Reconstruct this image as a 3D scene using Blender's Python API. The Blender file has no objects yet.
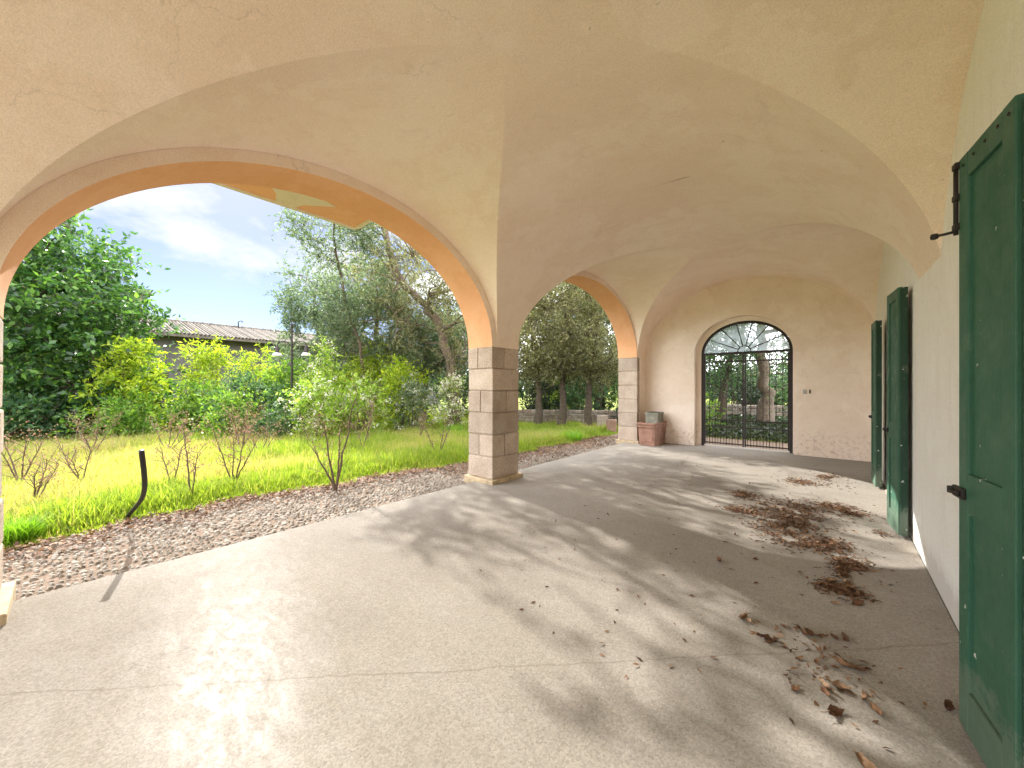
import bpy, bmesh, math, random
import numpy as np
from mathutils import Vector, Matrix
R = math.radians
rng = np.random.default_rng(7)
random.seed(7)
sc = bpy.context.scene
col = sc.collection

# ------------------------------------------------------------------ helpers
class MB:
    """collects verts and faces for one mesh"""
    def __init__(s): s.v = []; s.f = []; s.sm = []
    def add(s, vs, fs, smooth=False):
        o = len(s.v); s.v.extend([tuple(map(float, v)) for v in vs])
        for f in fs: s.f.append(tuple(i + o for i in f)); s.sm.append(smooth)
        return s
    def box(s, x0, x1, y0, y1, z0, z1):
        vs = [(x, y, z) for z in (z0, z1) for y in (y0, y1) for x in (x0, x1)]
        return s.add(vs, [(0,2,3,1),(4,5,7,6),(0,1,5,4),(2,6,7,3),(0,4,6,2),(1,3,7,5)])
    def bevbox(s, x0, x1, y0, y1, z0, z1, b=.008, seg=2, jit=0):
        bm = bmesh.new(); bmesh.ops.create_cube(bm, size=1)
        for v in bm.verts:
            v.co = Vector((x0 + (v.co.x + .5) * (x1 - x0), y0 + (v.co.y + .5) * (y1 - y0), z0 + (v.co.z + .5) * (z1 - z0)))
            if jit: v.co += Vector([random.uniform(-jit, jit) for _ in range(3)])
        bmesh.ops.bevel(bm, geom=bm.edges[:], offset=b, segments=seg, affect='EDGES', profile=.6)
        bm.verts.index_update()
        s.add([v.co for v in bm.verts], [[v.index for v in f.verts] for f in bm.faces]); bm.free(); return s
    def grid(s, P, smooth=True):
        n, m = len(P), len(P[0]); vs = [p for r in P for p in r]
        fs = [(i*m+j, i*m+j+1, (i+1)*m+j+1, (i+1)*m+j) for i in range(n-1) for j in range(m-1)]
        return s.add(vs, fs, smooth)
    def tube(s, pts, rad, n=8, cap=True, smooth=True):
        pts = [Vector(p) for p in pts]
        if not hasattr(rad, '__len__'): rad = [rad] * len(pts)
        up = Vector((0, 0, 1)); vs = []; fs = []; a = None
        for i, p in enumerate(pts):
            d = (pts[min(i+1, len(pts)-1)] - pts[max(i-1, 0)]).normalized()
            if a is None: a = d.cross(up if abs(d.z) < .9 else Vector((1, 0, 0))).normalized()
            else: a = (a - d * a.dot(d)).normalized()
            b = d.cross(a)
            for k in range(n):
                t = 2 * math.pi * k / n; vs.append(p + (a * math.cos(t) + b * math.sin(t)) * rad[i])
        for i in range(len(pts)-1):
            for k in range(n): fs.append((i*n+k, i*n+(k+1) % n, (i+1)*n+(k+1) % n, (i+1)*n+k))
        if cap: fs.append(tuple(range(n))[::-1]); fs.append(tuple(range((len(pts)-1)*n, len(pts)*n)))
        return s.add(vs, fs, smooth)
    def lathe(s, prof, c, n=20, smooth=True):
        vs = []; fs = []
        for r, z in prof:
            for k in range(n):
                t = 2*math.pi*k/n; vs.append((c[0]+r*math.cos(t), c[1]+r*math.sin(t), c[2]+z))
        for i in range(len(prof)-1):
            for k in range(n): fs.append((i*n+k, i*n+(k+1) % n, (i+1)*n+(k+1) % n, (i+1)*n+k))
        return s.add(vs, fs, smooth)
    def build(s, name, mat, parent=None, loc=None):
        me = bpy.data.meshes.new(name); me.from_pydata(s.v, [], s.f); me.update()
        me.polygons.foreach_set('use_smooth', s.sm)
        return link(name, me, mat, parent, loc)

def link(name, me, mat, parent=None, loc=None):
    for m in (mat if isinstance(mat, (list, tuple)) else [mat]): me.materials.append(m)
    o = bpy.data.objects.new(name, me); col.objects.link(o)
    if parent: o.parent = parent
    if loc is not None: o.location = loc
    return o
def np_mesh(name, V, F, mat, parent=None, rnd=None, smooth=False):
    """V (n,3), F (m,k): quick mesh from arrays; rnd is one value per face"""
    me = bpy.data.meshes.new(name); m, k = F.shape
    me.vertices.add(len(V)); me.vertices.foreach_set('co', V.astype(np.float32).ravel())
    me.loops.add(m*k); me.loops.foreach_set('vertex_index', F.astype(np.int32).ravel())
    me.polygons.add(m); me.polygons.foreach_set('loop_start', np.arange(0, m*k, k, dtype=np.int32))
    if rnd is not None:
        a = me.attributes.new('rnd', 'FLOAT', 'FACE'); a.data.foreach_set('value', rnd.astype(np.float32))
    me.update(calc_edges=True)
    if smooth: me.polygons.foreach_set('use_smooth', np.ones(m, dtype=bool))
    return link(name, me, mat, parent)
def empty(name, loc, label, cat, group=None, rz=0):
    o = bpy.data.objects.new(name, None); col.objects.link(o); o.location = loc; o.rotation_euler.z = rz
    o.empty_display_size = .2
    return tag(o, label, cat, group)
def tag(o, label=None, cat=None, group=None, kind=None):
    if label: o['label'] = label
    if cat: o['category'] = cat
    if group: o['group'] = group
    if kind: o['kind'] = kind
    return o

# ------------------------------------------------------------------ materials
class NT:
    def __init__(s, name):
        s.m = bpy.data.materials.new(name); s.m.use_nodes = True; s.t = s.m.node_tree; s.t.nodes.clear()
        s.out = s.n('ShaderNodeOutputMaterial')
    def n(s, typ, **kw):
        d = s.t.nodes.new(typ)
        for k, v in kw.items():
            if k.startswith('i_'): d.inputs[k[2:].replace('_', ' ')].default_value = v
            else: setattr(d, k, v)
        return d
    def l(s, a, b): s.t.links.new(a, b)
    def coord(s, sc=(1, 1, 1), kind='Object', rot=(0, 0, 0)):
        tc = s.n('ShaderNodeTexCoord'); mp = s.n('ShaderNodeMapping'); mp.inputs['Scale'].default_value = sc
        mp.inputs['Rotation'].default_value = rot
        s.l(tc.outputs[kind], mp.inputs['Vector']); return mp.outputs['Vector']
    def noise(s, vec, scale, detail=4, rough=.55, dist=0):
        d = s.n('ShaderNodeTexNoise'); d.inputs['Scale'].default_value = scale; d.inputs['Detail'].default_value = detail
        d.inputs['Roughness'].default_value = rough; d.inputs['Distortion'].default_value = dist
        s.l(vec, d.inputs['Vector']); return d.outputs['Fac']
    def ramp(s, fac, stops, interp='LINEAR'):
        d = s.n('ShaderNodeValToRGB'); e = d.color_ramp.elements; d.color_ramp.interpolation = interp
        while len(e) < len(stops): e.new(.5)
        for i, (p, c) in enumerate(stops):
            e[i].position = p; e[i].color = (c, c, c, 1) if not hasattr(c, '__len__') else (*c, 1)
        s.l(fac, d.inputs['Fac']); return d.outputs['Color']
    def mix(s, fac, a, b, mode='MIX'):
        d = s.n('ShaderNodeMix', data_type='RGBA', blend_type=mode)
        for k, x in ((0, fac), (6, a), (7, b)):
            if hasattr(x, 'is_output'): s.l(x, d.inputs[k])
            else: d.inputs[k].default_value = x if k == 0 else (*x, 1)
        return d.outputs[2]
    def bump(s, h, strength=.3, dist=.02, normal=None):
        d = s.n('ShaderNodeBump'); d.inputs['Strength'].default_value = strength; d.inputs['Distance'].default_value = dist
        s.l(h, d.inputs['Height'])
        if normal: s.l(normal, d.inputs['Normal'])
        return d.outputs['Normal']
    def pbr(s, color, rough=.8, normal=None, metal=0, spec=.5):
        p = s.n('ShaderNodeBsdfPrincipled'); p.inputs['Metallic'].default_value = metal
        p.inputs['Specular IOR Level'].default_value = spec
        for k, x in (('Base Color', color), ('Roughness', rough)):
            if hasattr(x, 'is_output'): s.l(x, p.inputs[k])
            else: p.inputs[k].default_value = (*x, 1) if hasattr(x, '__len__') else x
        if normal: s.l(normal, p.inputs['Normal'])
        return p.outputs['BSDF']
    def done(s, sh): s.l(sh, s.out.inputs['Surface']); return s.m

def plaster(name, base, dark, light, stain=(.35, .27, .19), bumpy=.25, peel=False, splash=False):
    t = NT(name); v = t.coord()
    big = t.noise(v, .9, 5, .6); mid = t.noise(v, 7, 6, .65); fine = t.noise(v, 90, 5, .7)
    c = t.mix(t.ramp(big, [(.35, 0), (.68, 1)]), dark, light)
    c = t.mix(.45, c, base)
    c = t.mix(t.ramp(mid, [(.28, .6), (.5, 0), (1, 0)]), c, dark)
    # fine scuffs and pits
    c = t.mix(t.ramp(t.noise(v, 38, 3, .8), [(.0, 0), (.66, 0), (.78, .55), (1, .7)]), c, stain)
    c = t.mix(t.ramp(t.noise(v, 13, 2, .5), [(.0, 0), (.775, 0), (.785, .6), (1, .7)]), c, (.2, .14, .1))
    c = t.mix(t.ramp(t.noise(v, 1.5, 9, .62, .3), [(.53, 0), (.56, .5), (.7, .55)]), c, light)
    c = t.mix(t.ramp(t.noise(v, 2.3, 9, .7, .8), [(.60, 0), (.70, .14)]), c, stain)
    c = t.mix(.22, c, t.mix(1, c, t.ramp(t.noise(v, 120, 4, .8), [(.3, .25), (.5, 1), (.7, 1.7)]), 'MULTIPLY'))
    vo = t.n('ShaderNodeTexVoronoi', feature='DISTANCE_TO_EDGE'); vo.inputs['Scale'].default_value = .9
    ofs = t.n('ShaderNodeVectorMath', operation='MULTIPLY_ADD'); nz = t.n('ShaderNodeTexNoise'); nz.inputs['Scale'].default_value = 2.6; nz.inputs['Detail'].default_value = 8; nz.inputs['Roughness'].default_value = .55
    t.l(v, nz.inputs['Vector']); t.l(nz.outputs['Color'], ofs.inputs[0]); ofs.inputs[1].default_value = (.7, .7, .7); t.l(v, ofs.inputs[2]); t.l(ofs.outputs[0], vo.inputs['Vector'])
    ck = t.n('ShaderNodeMath', operation='MULTIPLY'); t.l(t.ramp(vo.outputs['Distance'], [(0, .28), (.003, .16), (.006, 0)]), ck.inputs[0]); t.l(t.ramp(t.noise(v, 1.1, 3, .5), [(.56, 0), (.64, 1)]), ck.inputs[1])
    c = t.mix(ck.outputs[0], c, stain)
    if peel:
        sx = t.n('ShaderNodeSeparateXYZ'); t.l(t.coord(), sx.inputs[0])
        rm = t.ramp(sx.outputs['Z'], [(0, 1), (.35, .9), (.6, 0)])
        pn = t.ramp(t.noise(v, 15, 7, .8), [(.52, 0), (.6, .7)])
        k = t.n('ShaderNodeMath', operation='MULTIPLY'); t.l(rm, k.inputs[0]); t.l(pn, k.inputs[1])
        c = t.mix(k.outputs[0], c, (.5, .36, .29))
    if splash:
        sx = t.n('ShaderNodeSeparateXYZ'); t.l(t.coord(), sx.inputs[0])
        wz = t.n('ShaderNodeMath', operation='MULTIPLY_ADD'); t.l(t.noise(v, 7, 6, .7), wz.inputs[0]); wz.inputs[1].default_value = -.28; t.l(sx.outputs['Z'], wz.inputs[2])
        c = t.mix(t.ramp(wz.outputs[0], [(0, .55), (.03, .3), (.14, 0)]), c, (.50, .46, .41))
        c = t.mix(t.ramp(t.noise(t.coord((14, 14, .8)), 1.2, 5, .6), [(.52, 0), (.75, .3)]), c, (.66, .62, .57))
    h = t.mix(.4, t.noise(v, 30, 7, .75), fine)
    return t.done(t.pbr(c, .92, t.bump(t.noise(v, 3.2, 3, .5), .25, .03, t.bump(h, bumpy, .022)), spec=.2))

M = {}
M['vault'] = plaster('warm_cream_plaster', (.90, .74, .61), (.83, .655, .515), (.93, .79, .67), bumpy=.4)
M['wall'] = plaster('pale_cream_plaster', (.87, .845, .81), (.82, .78, .73), (.90, .88, .85), stain=(.5, .42, .33), splash=True)
M['endwall'] = plaster('aged_cream_plaster', (.86, .73, .615), (.76, .62, .50), (.90, .79, .69), stain=(.42, .30, .22), peel=True)
M['ochre'] = plaster('orange_painted_plaster', (.80, .42, .22), (.73, .36, .18), (.83, .47, .27), stain=(.45, .2, .1), bumpy=.2)
M['facade'] = plaster('ochre_facade_plaster', (.62, .42, .24), (.56, .38, .2), (.66, .46, .28))
M['beige'] = plaster('beige_moulding_paint', (.72, .62, .45), (.66, .56, .4), (.75, .66, .5), bumpy=.1)

def stone_mat():
    t = NT('pale_limestone'); v = t.coord()
    g = t.n('ShaderNodeNewGeometry')
    c = t.mix(t.ramp(t.noise(v, 3.5, 5, .6), [(.3, 0), (.7, 1)]), (.47, .37, .29), (.66, .56, .46))
    isl = t.ramp(g.outputs['Random Per Island'], [(0, .72), (.5, .95), (1, 1.12)])
    c = t.mix(1, c, isl, 'MULTIPLY')
    c = t.mix(t.ramp(t.noise(v, 75, 4, .75), [(.46, 0), (.62, .7)]), c, (.24, .17, .13))
    c = t.mix(t.ramp(t.noise(v, 14, 3, .5), [(.66, 0), (.74, .7)]), c, (.33, .2, .11))
    n = t.bump(t.noise(v, 70, 6, .75), .5, .008)
    return t.done(t.pbr(c, .9, n, spec=.25))
M['stone'] = stone_mat()

def concrete():
    t = NT('worn_terrace_concrete'); v = t.coord()
    big = t.noise(v, .55, 6, .62); streak = t.noise(t.coord((1.0, 2.6, 1), rot=(0, 0, .5)), 1.7, 7, .68, .6)
    c = t.mix(t.ramp(big, [(.3, 0), (.7, 1)]), (.265, .24, .207), (.345, .315, .272))
    c = t.mix(t.ramp(streak, [(.46, 0), (.75, .4)]), c, (.38, .358, .328))
    speck = t.n('ShaderNodeTexVoronoi'); speck.inputs['Scale'].default_value = 130; t.l(v, speck.inputs['Vector'])
    c = t.mix(.4, c, t.mix(1, c, t.ramp(speck.outputs['Color'], [(0, .35), (.5, .95), (1, 1.5)]), 'MULTIPLY'))
    c = t.mix(t.ramp(t.noise(v, 55, 4, .8), [(.62, 0), (.74, .45)]), c, (.24, .2, .16))
    c = t.mix(t.ramp(t.noise(v, 1.9, 5, .7), [(.58, 0), (.72, .35)]), c, (.21, .185, .155))
    # hairline cracks: distance to a wobbling line
    sx = t.n('ShaderNodeSeparateXYZ'); t.l(v, sx.inputs[0])
    wob = t.noise(v, 3, 5, .7)
    def line(ax, ay, c0, w, amt, col_, cc):
        m1 = t.n('ShaderNodeMath', operation='MULTIPLY'); t.l(sx.outputs['X'], m1.inputs[0]); m1.inputs[1].default_value = ax
        m2 = t.n('ShaderNodeMath', operation='MULTIPLY_ADD'); t.l(sx.outputs['Y'], m2.inputs[0]); m2.inputs[1].default_value = ay; t.l(m1.outputs[0], m2.inputs[2])
        m3 = t.n('ShaderNodeMath', operation='MULTIPLY_ADD'); t.l(wob, m3.inputs[0]); m3.inputs[1].default_value = .09; t.l(m2.outputs[0], m3.inputs[2])
        m4 = t.n('ShaderNodeMath', operation='SUBTRACT'); t.l(m3.outputs[0], m4.inputs[0]); m4.inputs[1].default_value = c0
        m5 = t.n('ShaderNodeMath', operation='ABSOLUTE'); t.l(m4.outputs[0], m5.inputs[0])
        return t.mix(t.ramp(m5.outputs[0], [(0, amt), (w, 0)]), cc, col_)
    c = line(-.703, .711, 1.93, .008, .55, (.18, .15, .12), c)
    c = line(1, 0, -3.87, .006, .5, (.25, .21, .17), c)
    c = line(0, 1, 4.1, .006, .35, (.22, .19, .15), c)
    c = line(-.703, .711, .95, .005, .3, (.25, .21, .17), c)
    sm = t.ramp(t.noise(t.coord((1, 2.0, 1), rot=(0, 0, .9)), 9, 8, .8, .5), [(.36, .24), (.64, .40)])
    h = t.mix(.5, t.noise(v, 130, 3, .7), t.noise(v, 26, 5, .7))
    nrm = t.bump(h, .45, .006)
    d = t.n('ShaderNodeBsdfDiffuse', i_Roughness=.3); t.l(c, d.inputs['Color']); t.l(nrm, d.inputs['Normal'])
    g = t.n('ShaderNodeBsdfAnisotropic', distribution='BECKMANN'); t.l(sm, g.inputs['Roughness']); t.l(t.bump(h, .12, .004), g.inputs['Normal'])
    m = t.n('ShaderNodeMixShader'); t.l(t.ramp(t.noise(t.coord((1, 2.4, 1), rot=(0, 0, .9)), 5, 9, .75, .6), [(.34, .0015), (.52, .0038), (.68, .0078)]), m.inputs[0])
    t.l(d.outputs[0], m.inputs[1]); t.l(g.outputs[0], m.inputs[2])
    return t.done(m.outputs[0])
M['concrete'] = concrete()

def painted(name, base, worn, rough=.45, chips=.72):
    t = NT(name); v = t.coord()
    c = t.mix(t.ramp(t.noise(v, 2.2, 5, .65), [(.3, 0), (.75, 1)]), base, worn)
    c = t.mix(t.ramp(t.noise(t.coord((30, 30, 1.2)), 2.5, 4, .6), [(.45, 0), (.8, .35)]), c, tuple(x*.7 for x in base))
    c = t.mix(t.ramp(t.noise(v, 24, 2, .5), [(chips, 0), (chips+.02, .85)]), c, (.55, .56, .5))
    c = t.mix(t.ramp(t.noise(v, 5.5, 8, .8), [(.58, 0), (.70, .5)]), c, (.17, .20, .14))
    c = t.mix(t.ramp(t.noise(t.coord((50, 50, 3)), 3, 5, .7), [(.62, 0), (.72, .4)]), c, (.30, .32, .26))
    sx = t.n('ShaderNodeSeparateXYZ'); t.l(t.coord(), sx.inputs[0])
    wz = t.n('ShaderNodeMath', operation='MULTIPLY_ADD'); t.l(t.noise(v, 9, 7, .8), wz.inputs[0]); wz.inputs[1].default_value = -.5; t.l(sx.outputs['Z'], wz.inputs[2])
    c = t.mix(t.ramp(wz.outputs[0], [(-.0, .5), (.03, .0)]), c, (.15, .19, .14))
    return t.done(t.pbr(c, t.ramp(t.noise(v, 6, 6, .7), [(.3, .38), (.7, .7)]), t.bump(t.noise(t.coord((60, 60, 2)), 3, 6, .7), .3, .004), spec=.35))
M['green'] = painted('faded_green_paint', (.026, .10, .06), (.048, .135, .085), chips=.73)
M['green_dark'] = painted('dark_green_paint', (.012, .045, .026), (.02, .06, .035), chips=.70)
def simple(name, c, rough=.6, metal=0, nz=.25, scale=12, spec=.4):
    t = NT(name); v = t.coord()
    cc = t.mix(t.ramp(t.noise(v, scale, 5, .65), [(.3, 0), (.7, 1)]), tuple(x*(1-nz) for x in c), tuple(min(1, x*(1+nz)) for x in c))
    return t.done(t.pbr(cc, rough, t.bump(t.noise(v, scale*5, 4, .7), .2, .004), metal, spec))
M['iron'] = simple('rusty_black_iron', (.035, .028, .026), .6, .3)
M['rust'] = simple('red_brown_iron', (.13, .055, .045), .7)
M['terracotta'] = simple('terracotta', (.33, .185, .135), .85, 0, .3, 7)
M['grey_pot'] = simple('mossy_grey_cement', (.26, .25, .20), .9, 0, .3, 9)
M['hose'] = simple('black_rubber', (.012, .012, .013), .45)
M['bark'] = simple('olive_bark', (.13, .10, .075), .95, 0, .5, 14)
M['bark_dark'] = simple('dark_bark', (.07, .055, .04), .95, 0, .5, 14)
M['twig'] = simple('dry_brown_stem', (.13, .09, .065), .9, 0, .35, 20)
M['soil'] = simple('dark_soil', (.11, .08, .055), 1, 0, .5, 9)
M['white_glass'] = simple('white_lamp_glass', (.85, .86, .86), .25, 0, .03)
M['frame_white'] = simple('white_door_paint', (.72, .70, .66), .5, 0, .08)
M['plastic'] = simple('grey_plate', (.42, .38, .34), .5, 0, .06)
M['plinth'] = simple('ochre_plinth_stone', (.46, .36, .23), .9, 0, .3, 9)
def tile_roof():
    t = NT('weathered_roof_tiles'); v = t.coord()
    w = t.n('ShaderNodeTexWave', bands_direction='Y'); w.inputs['Scale'].default_value = 1.4; w.inputs['Distortion'].default_value = .6; t.l(v, w.inputs['Vector'])
    c = t.mix(t.ramp(t.noise(v, 2.5, 6, .7), [(.3, 0), (.7, 1)]), (.085, .075, .062), (.175, .16, .135))
    c = t.mix(t.ramp(w.outputs['Fac'], [(.2, .5), (.6, 0)]), c, (.13, .1, .08))
    return t.done(t.pbr(c, .95, t.bump(w.outputs['Fac'], .6, .1), spec=.1))
M['roof'] = tile_roof()
M['barn'] = simple('dark_barn_wall', (.10, .095, .09), .95, 0, .3, 1.5)
M['brick'] = simple('brown_brick', (.22, .14, .10), .9, 0, .3, 3)
def cobble_mat():
    t = NT('river_cobbles'); v = t.coord(); g = t.n('ShaderNodeNewGeometry')
    c = t.ramp(g.outputs['Random Per Island'], [(0, (.165, .142, .112)), (.3, (.275, .245, .20)), (.55, (.22, .195, .16)), (.8, (.35, .32, .27)), (1, (.225, .185, .145))])
    c = t.mix(t.ramp(t.noise(v, 40, 4, .7), [(.4, 0), (.75, .5)]), c, (.14, .1, .07))
    return t.done(t.pbr(c, .85, t.bump(t.noise(v, 90, 4, .7), .3, .005), spec=.3))
M['cobble'] = cobble_mat()
def rubble_mat():
    t = NT('rubble_stone'); v = t.coord(); g = t.n('ShaderNodeNewGeometry')
    c = t.ramp(g.outputs['Random Per Island'], [(0, (.20, .17, .14)), (.4, (.36, .32, .28)), (.7, (.28, .22, .18)), (1, (.44, .41, .37))])
    c = t.mix(t.ramp(t.noise(v, 14, 5, .7), [(.4, 0), (.7, .6)]), c, (.12, .11, .07))
    return t.done(t.pbr(c, .95, t.bump(t.noise(v, 40, 5, .7), .5, .01), spec=.2))
M['rubble'] = rubble_mat()
def leaf_mat(name, cols, trans=.45, rough=.5, tcol=None, spec=.35):
    """one leaf colour per face, picked by the random face attribute"""
    t = NT(name); a = t.n('ShaderNodeAttribute', attribute_name='rnd')
    n = len(cols); c = t.ramp(a.outputs['Fac'], [(i/(n-1), cc) for i, cc in enumerate(cols)])
    p = t.pbr(c, rough, spec=spec)
    tr = t.n('ShaderNodeBsdfTranslucent')
    t.l(t.mix(1, c, tcol or (1.5, 1.45, .7), 'MULTIPLY'), tr.inputs['Color'])
    mx = t.n('ShaderNodeMixShader'); mx.inputs[0].default_value = trans
    t.l(p, mx.inputs[1]); t.l(tr.outputs[0], mx.inputs[2]); return t.done(mx.outputs[0])
L = {}
L['broad'] = leaf_mat('dark_broad_leaf', [(.018, .055, .022), (.034, .095, .03), (.07, .165, .04), (.15, .29, .06)], .5, .32, spec=.5)
L['olive'] = leaf_mat('olive_leaf', [(.085, .095, .038), (.14, .15, .065), (.21, .215, .11), (.34, .34, .23)], .5, .45, (1.3, 1.3, .8))
L['olive_cool'] = leaf_mat('grey_green_leaf', [(.06, .10, .055), (.10, .15, .085), (.155, .21, .125), (.26, .31, .21)], .5, .5, (1.2, 1.3, .8))
L['dark'] = leaf_mat('dark_evergreen_leaf', [(.012, .025, .012), (.02, .04, .018), (.035, .06, .025)], .25, .5)
L['yellow'] = leaf_mat('yellow_green_leaf', [(.14, .24, .02), (.24, .36, .03), (.36, .46, .04), (.46, .52, .08)], .6, .5)
L['mid'] = leaf_mat('mid_green_leaf', [(.05, .13, .02), (.09, .20, .03), (.16, .29, .05), (.26, .38, .07)], .55, .5)
L['teal'] = leaf_mat('blue_green_leaf', [(.02, .06, .03), (.04, .10, .045), (.07, .15, .06), (.12, .20, .09)], .45, .5)
L['pale'] = leaf_mat('pale_green_leaf', [(.14, .26, .035), (.23, .37, .055), (.33, .47, .09), (.47, .55, .18)], .58, .5, (1.4, 1.4, .7))
L['blossom'] = leaf_mat('white_blossom', [(.55, .52, .44), (.75, .73, .66)], .4, .6, (1, 1, .9))
L['dryseed'] = leaf_mat('dry_seed_head', [(.24, .14, .09), (.34, .22, .15), (.42, .30, .22)], .35, .8, (1.1, 1, .8))
L['grass'] = leaf_mat('meadow_grass', [(.10, .18, .022), (.17, .26, .035), (.25, .34, .05), (.34, .41, .08), (.40, .37, .17), (.38, .30, .20)], .55, .5, (1.5, 1.45, .6))
L['tuft'] = leaf_mat('fresh_grass', [(.10, .24, .015), (.16, .32, .025), (.24, .42, .04)], .5, .45)
L['litter'] = leaf_mat('dry_litter', [(.075, .036, .02), (.14, .07, .038), (.22, .118, .062), (.33, .21, .12)], .15, .7, (1.1, 1, .8))
L['ivy'] = leaf_mat('dark_ivy', [(.015, .03, .014), (.03, .05, .022), (.05, .075, .035), (.10, .12, .08)], .25, .4)
def dead_leaf():
    t = NT('dead_brown_leaf'); v = t.coord(); oi = t.n('ShaderNodeObjectInfo')
    c = t.ramp(oi.outputs['Random'], [(0, (.10, .048, .026)), (.45, (.18, .09, .045)), (.75, (.26, .145, .075)), (1, (.38, .25, .15))])
    c = t.mix(t.ramp(t.noise(v, 30, 4, .7), [(.4, 0), (.75, .6)]), c, (.09, .045, .025))
    p = t.pbr(c, .65, t.bump(t.noise(v, 60, 3, .6), .3, .004), spec=.3)
    return t.done(p)
M['dead'] = dead_leaf()
def ground_mat():
    t = NT('meadow_soil'); v = t.coord()
    c = t.mix(t.ramp(t.noise(v, .35, 6, .65), [(.35, 0), (.65, 1)]), (.16, .20, .04), (.24, .28, .06))
    c = t.mix(t.ramp(t.noise(v, 3, 6, .7), [(.45, 0), (.7, .7)]), c, (.16, .12, .07))
    return t.done(t.pbr(c, 1, t.bump(t.noise(v, 12, 6, .7), .6, .05), spec=.1))
M['ground'] = ground_mat()
def path_mat():
    t = NT('gravel_bed'); v = t.coord()
    c = t.mix(t.ramp(t.noise(v, 30, 5, .7), [(.35, 0), (.65, 1)]), (.13, .095, .07), (.24, .18, .135))
    return t.done(t.pbr(c, 1, t.bump(t.noise(v, 60, 5, .7), .5, .02), spec=.1))
M['bed'] = path_mat()
def glass_mat():
    t = NT('old_window_glass'); g = t.n('ShaderNodeBsdfGlossy'); g.inputs['Roughness'].default_value = .03
    tr = t.n('ShaderNodeBsdfTransparent'); tr.inputs['Color'].default_value = (.9, .94, .94, 1)
    f = t.n('ShaderNodeFresnel'); f.inputs['IOR'].default_value = 1.5
    m = t.n('ShaderNodeMixShader'); t.l(f.outputs[0], m.inputs[0]); t.l(tr.outputs[0], m.inputs[1]); t.l(g.outputs[0], m.inputs[2])
    return t.done(m.outputs[0])
M['glass'] = glass_mat()
def dusty_glass():
    t = NT('dusty_fanlight_glass'); v = t.coord()
    d = t.n('ShaderNodeBsdfTranslucent'); d.inputs['Color'].default_value = (.36, .40, .42, 1)
    tr = t.n('ShaderNodeBsdfTransparent'); m = t.n('ShaderNodeMixShader')
    t.l(t.ramp(t.noise(v, 6, 4, .6), [(.3, .35), (.7, .65)]), m.inputs[0]); t.l(tr.outputs[0], m.inputs[1]); t.l(d.outputs[0], m.inputs[2])
    return t.done(m.outputs[0])
M['dusty'] = dusty_glass()

# ------------------------------------------------------------------ the loggia
XI, XO, XW, YB = -3.773, -4.28, .54, 9.81
def lift(y): return max(-.2, .031 * (y - 4))
XC, AA = -1.60, 2.1735
def zA(x, y): return 2.0 + 1.67 * math.sqrt(max(0, 1 - ((x - XC) / AA) ** 2)) + lift(y)
class Bay:
    def __init__(s, y0, y1, yc, a_arch, aw, ae, cw, ce): s.y0, s.y1, s.yc, s.aa, s.aw, s.ae, s.cw, s.ce = y0, y1, yc, a_arch, aw, ae, cw, ce
    def B(s, t, x):
        w = (x - XI) / (XW - XI); a = s.aw + (s.ae - s.aw) * w; z0 = 2.0 - .045 * w
        wm = (XC - XI) / (XW - XI)
        crown = s.cw*(w-wm)*(w-1)/(wm) + 3.662*w*(w-1)/(wm*(wm-1)) + s.ce*w*(w-wm)/(1-wm)
        y = s.yc - a * math.cos(t)
        return y, z0 + (crown - z0) * math.sin(t) + lift(y)
    def groin(s, t, west):
        """x where the lunette of angle t meets the main barrel"""
        xw = XI if west else XW
        def d(x): y, z = s.B(t, x); return z - zA(x, y)
        lo, hi = xw, XC
        if d(lo) <= 0: return lo
        if d(hi) > 0: return hi
        for _ in range(50):
            m = (lo + hi) / 2
            if d(m) > 0: lo = m
            else: hi = m
        return (lo + hi) / 2
bays = [Bay(-5.385, -.585, -2.985, 2.115, 2.215, 2.0, 3.63, 3.467),
        Bay(-.585, 4.27, 1.835, 2.135, 2.235, 2.0, 3.63, 3.467),
        Bay(4.27, YB, 6.905, 2.335, 2.36, 2.31, 3.64, 3.42)]
house = empty('house', (-1.6, 4, 0), 'cream plastered house with a vaulted loggia, orange arches on stone pillars and green shutters', 'house')
house.matrix_world = Matrix.Translation((0, 0, 0))
house.location = (0, 0, 0)

vm = MB(); NS = 72
for b in bays:
    S, N = {}, {}
    for west in (True, False):
        def start(sgn):           # first angle whose lunette rises above the barrel
            lo, hi = (0, math.pi/2) if sgn < 0 else (math.pi, math.pi/2)
            x = XI if west else XW
            f = lambda t: (lambda yz: yz[1] - zA(x, yz[0]))(b.B(t, x))
            if f(lo) > 0: return lo
            for _ in range(60):
                m = (lo+hi)/2
                if f(m) > 0: hi = m
                else: lo = m
            return hi
        t0, t1 = start(-1), start(1); tm = math.pi/2
        ts = [t0 + (tm-t0)*(1-math.cos(math.pi/2*i/NS)) for i in range(NS+1)] + [tm + (t1-tm)*math.sin(math.pi/2*i/NS) for i in range(1, NS+1)]
        rows = []; g = []
        for t in ts:
            xg = b.groin(t, west); xw = XI if west else XW
            row = []
            for k in range(25):
                x = xw + (xg - xw) * (1 - (1 - k/24)**(1.5 if b is bays[1] else 2.6)); y, z = b.B(t, x); row.append((x, y, z))
            rows.append(row); g.append(row[-1])
        vm.grid(rows)
        S[west] = g[:NS+1]; N[west] = g[NS:][::-1]
    for yb, G in ((b.y0, S), (b.y1, N)):
        line = G[True] + G[False][::-1]
        rows = []
        for (x, y, z) in line:
            rows.append([(x, yb + (y-yb)*q, zA(x, yb + (y-yb)*q) if q < 1 else z) for q in [1 - (1 - k/24)**(1.5 if b is bays[1] else 2.6) for k in range(25)]])
        vm.grid(rows)
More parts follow.
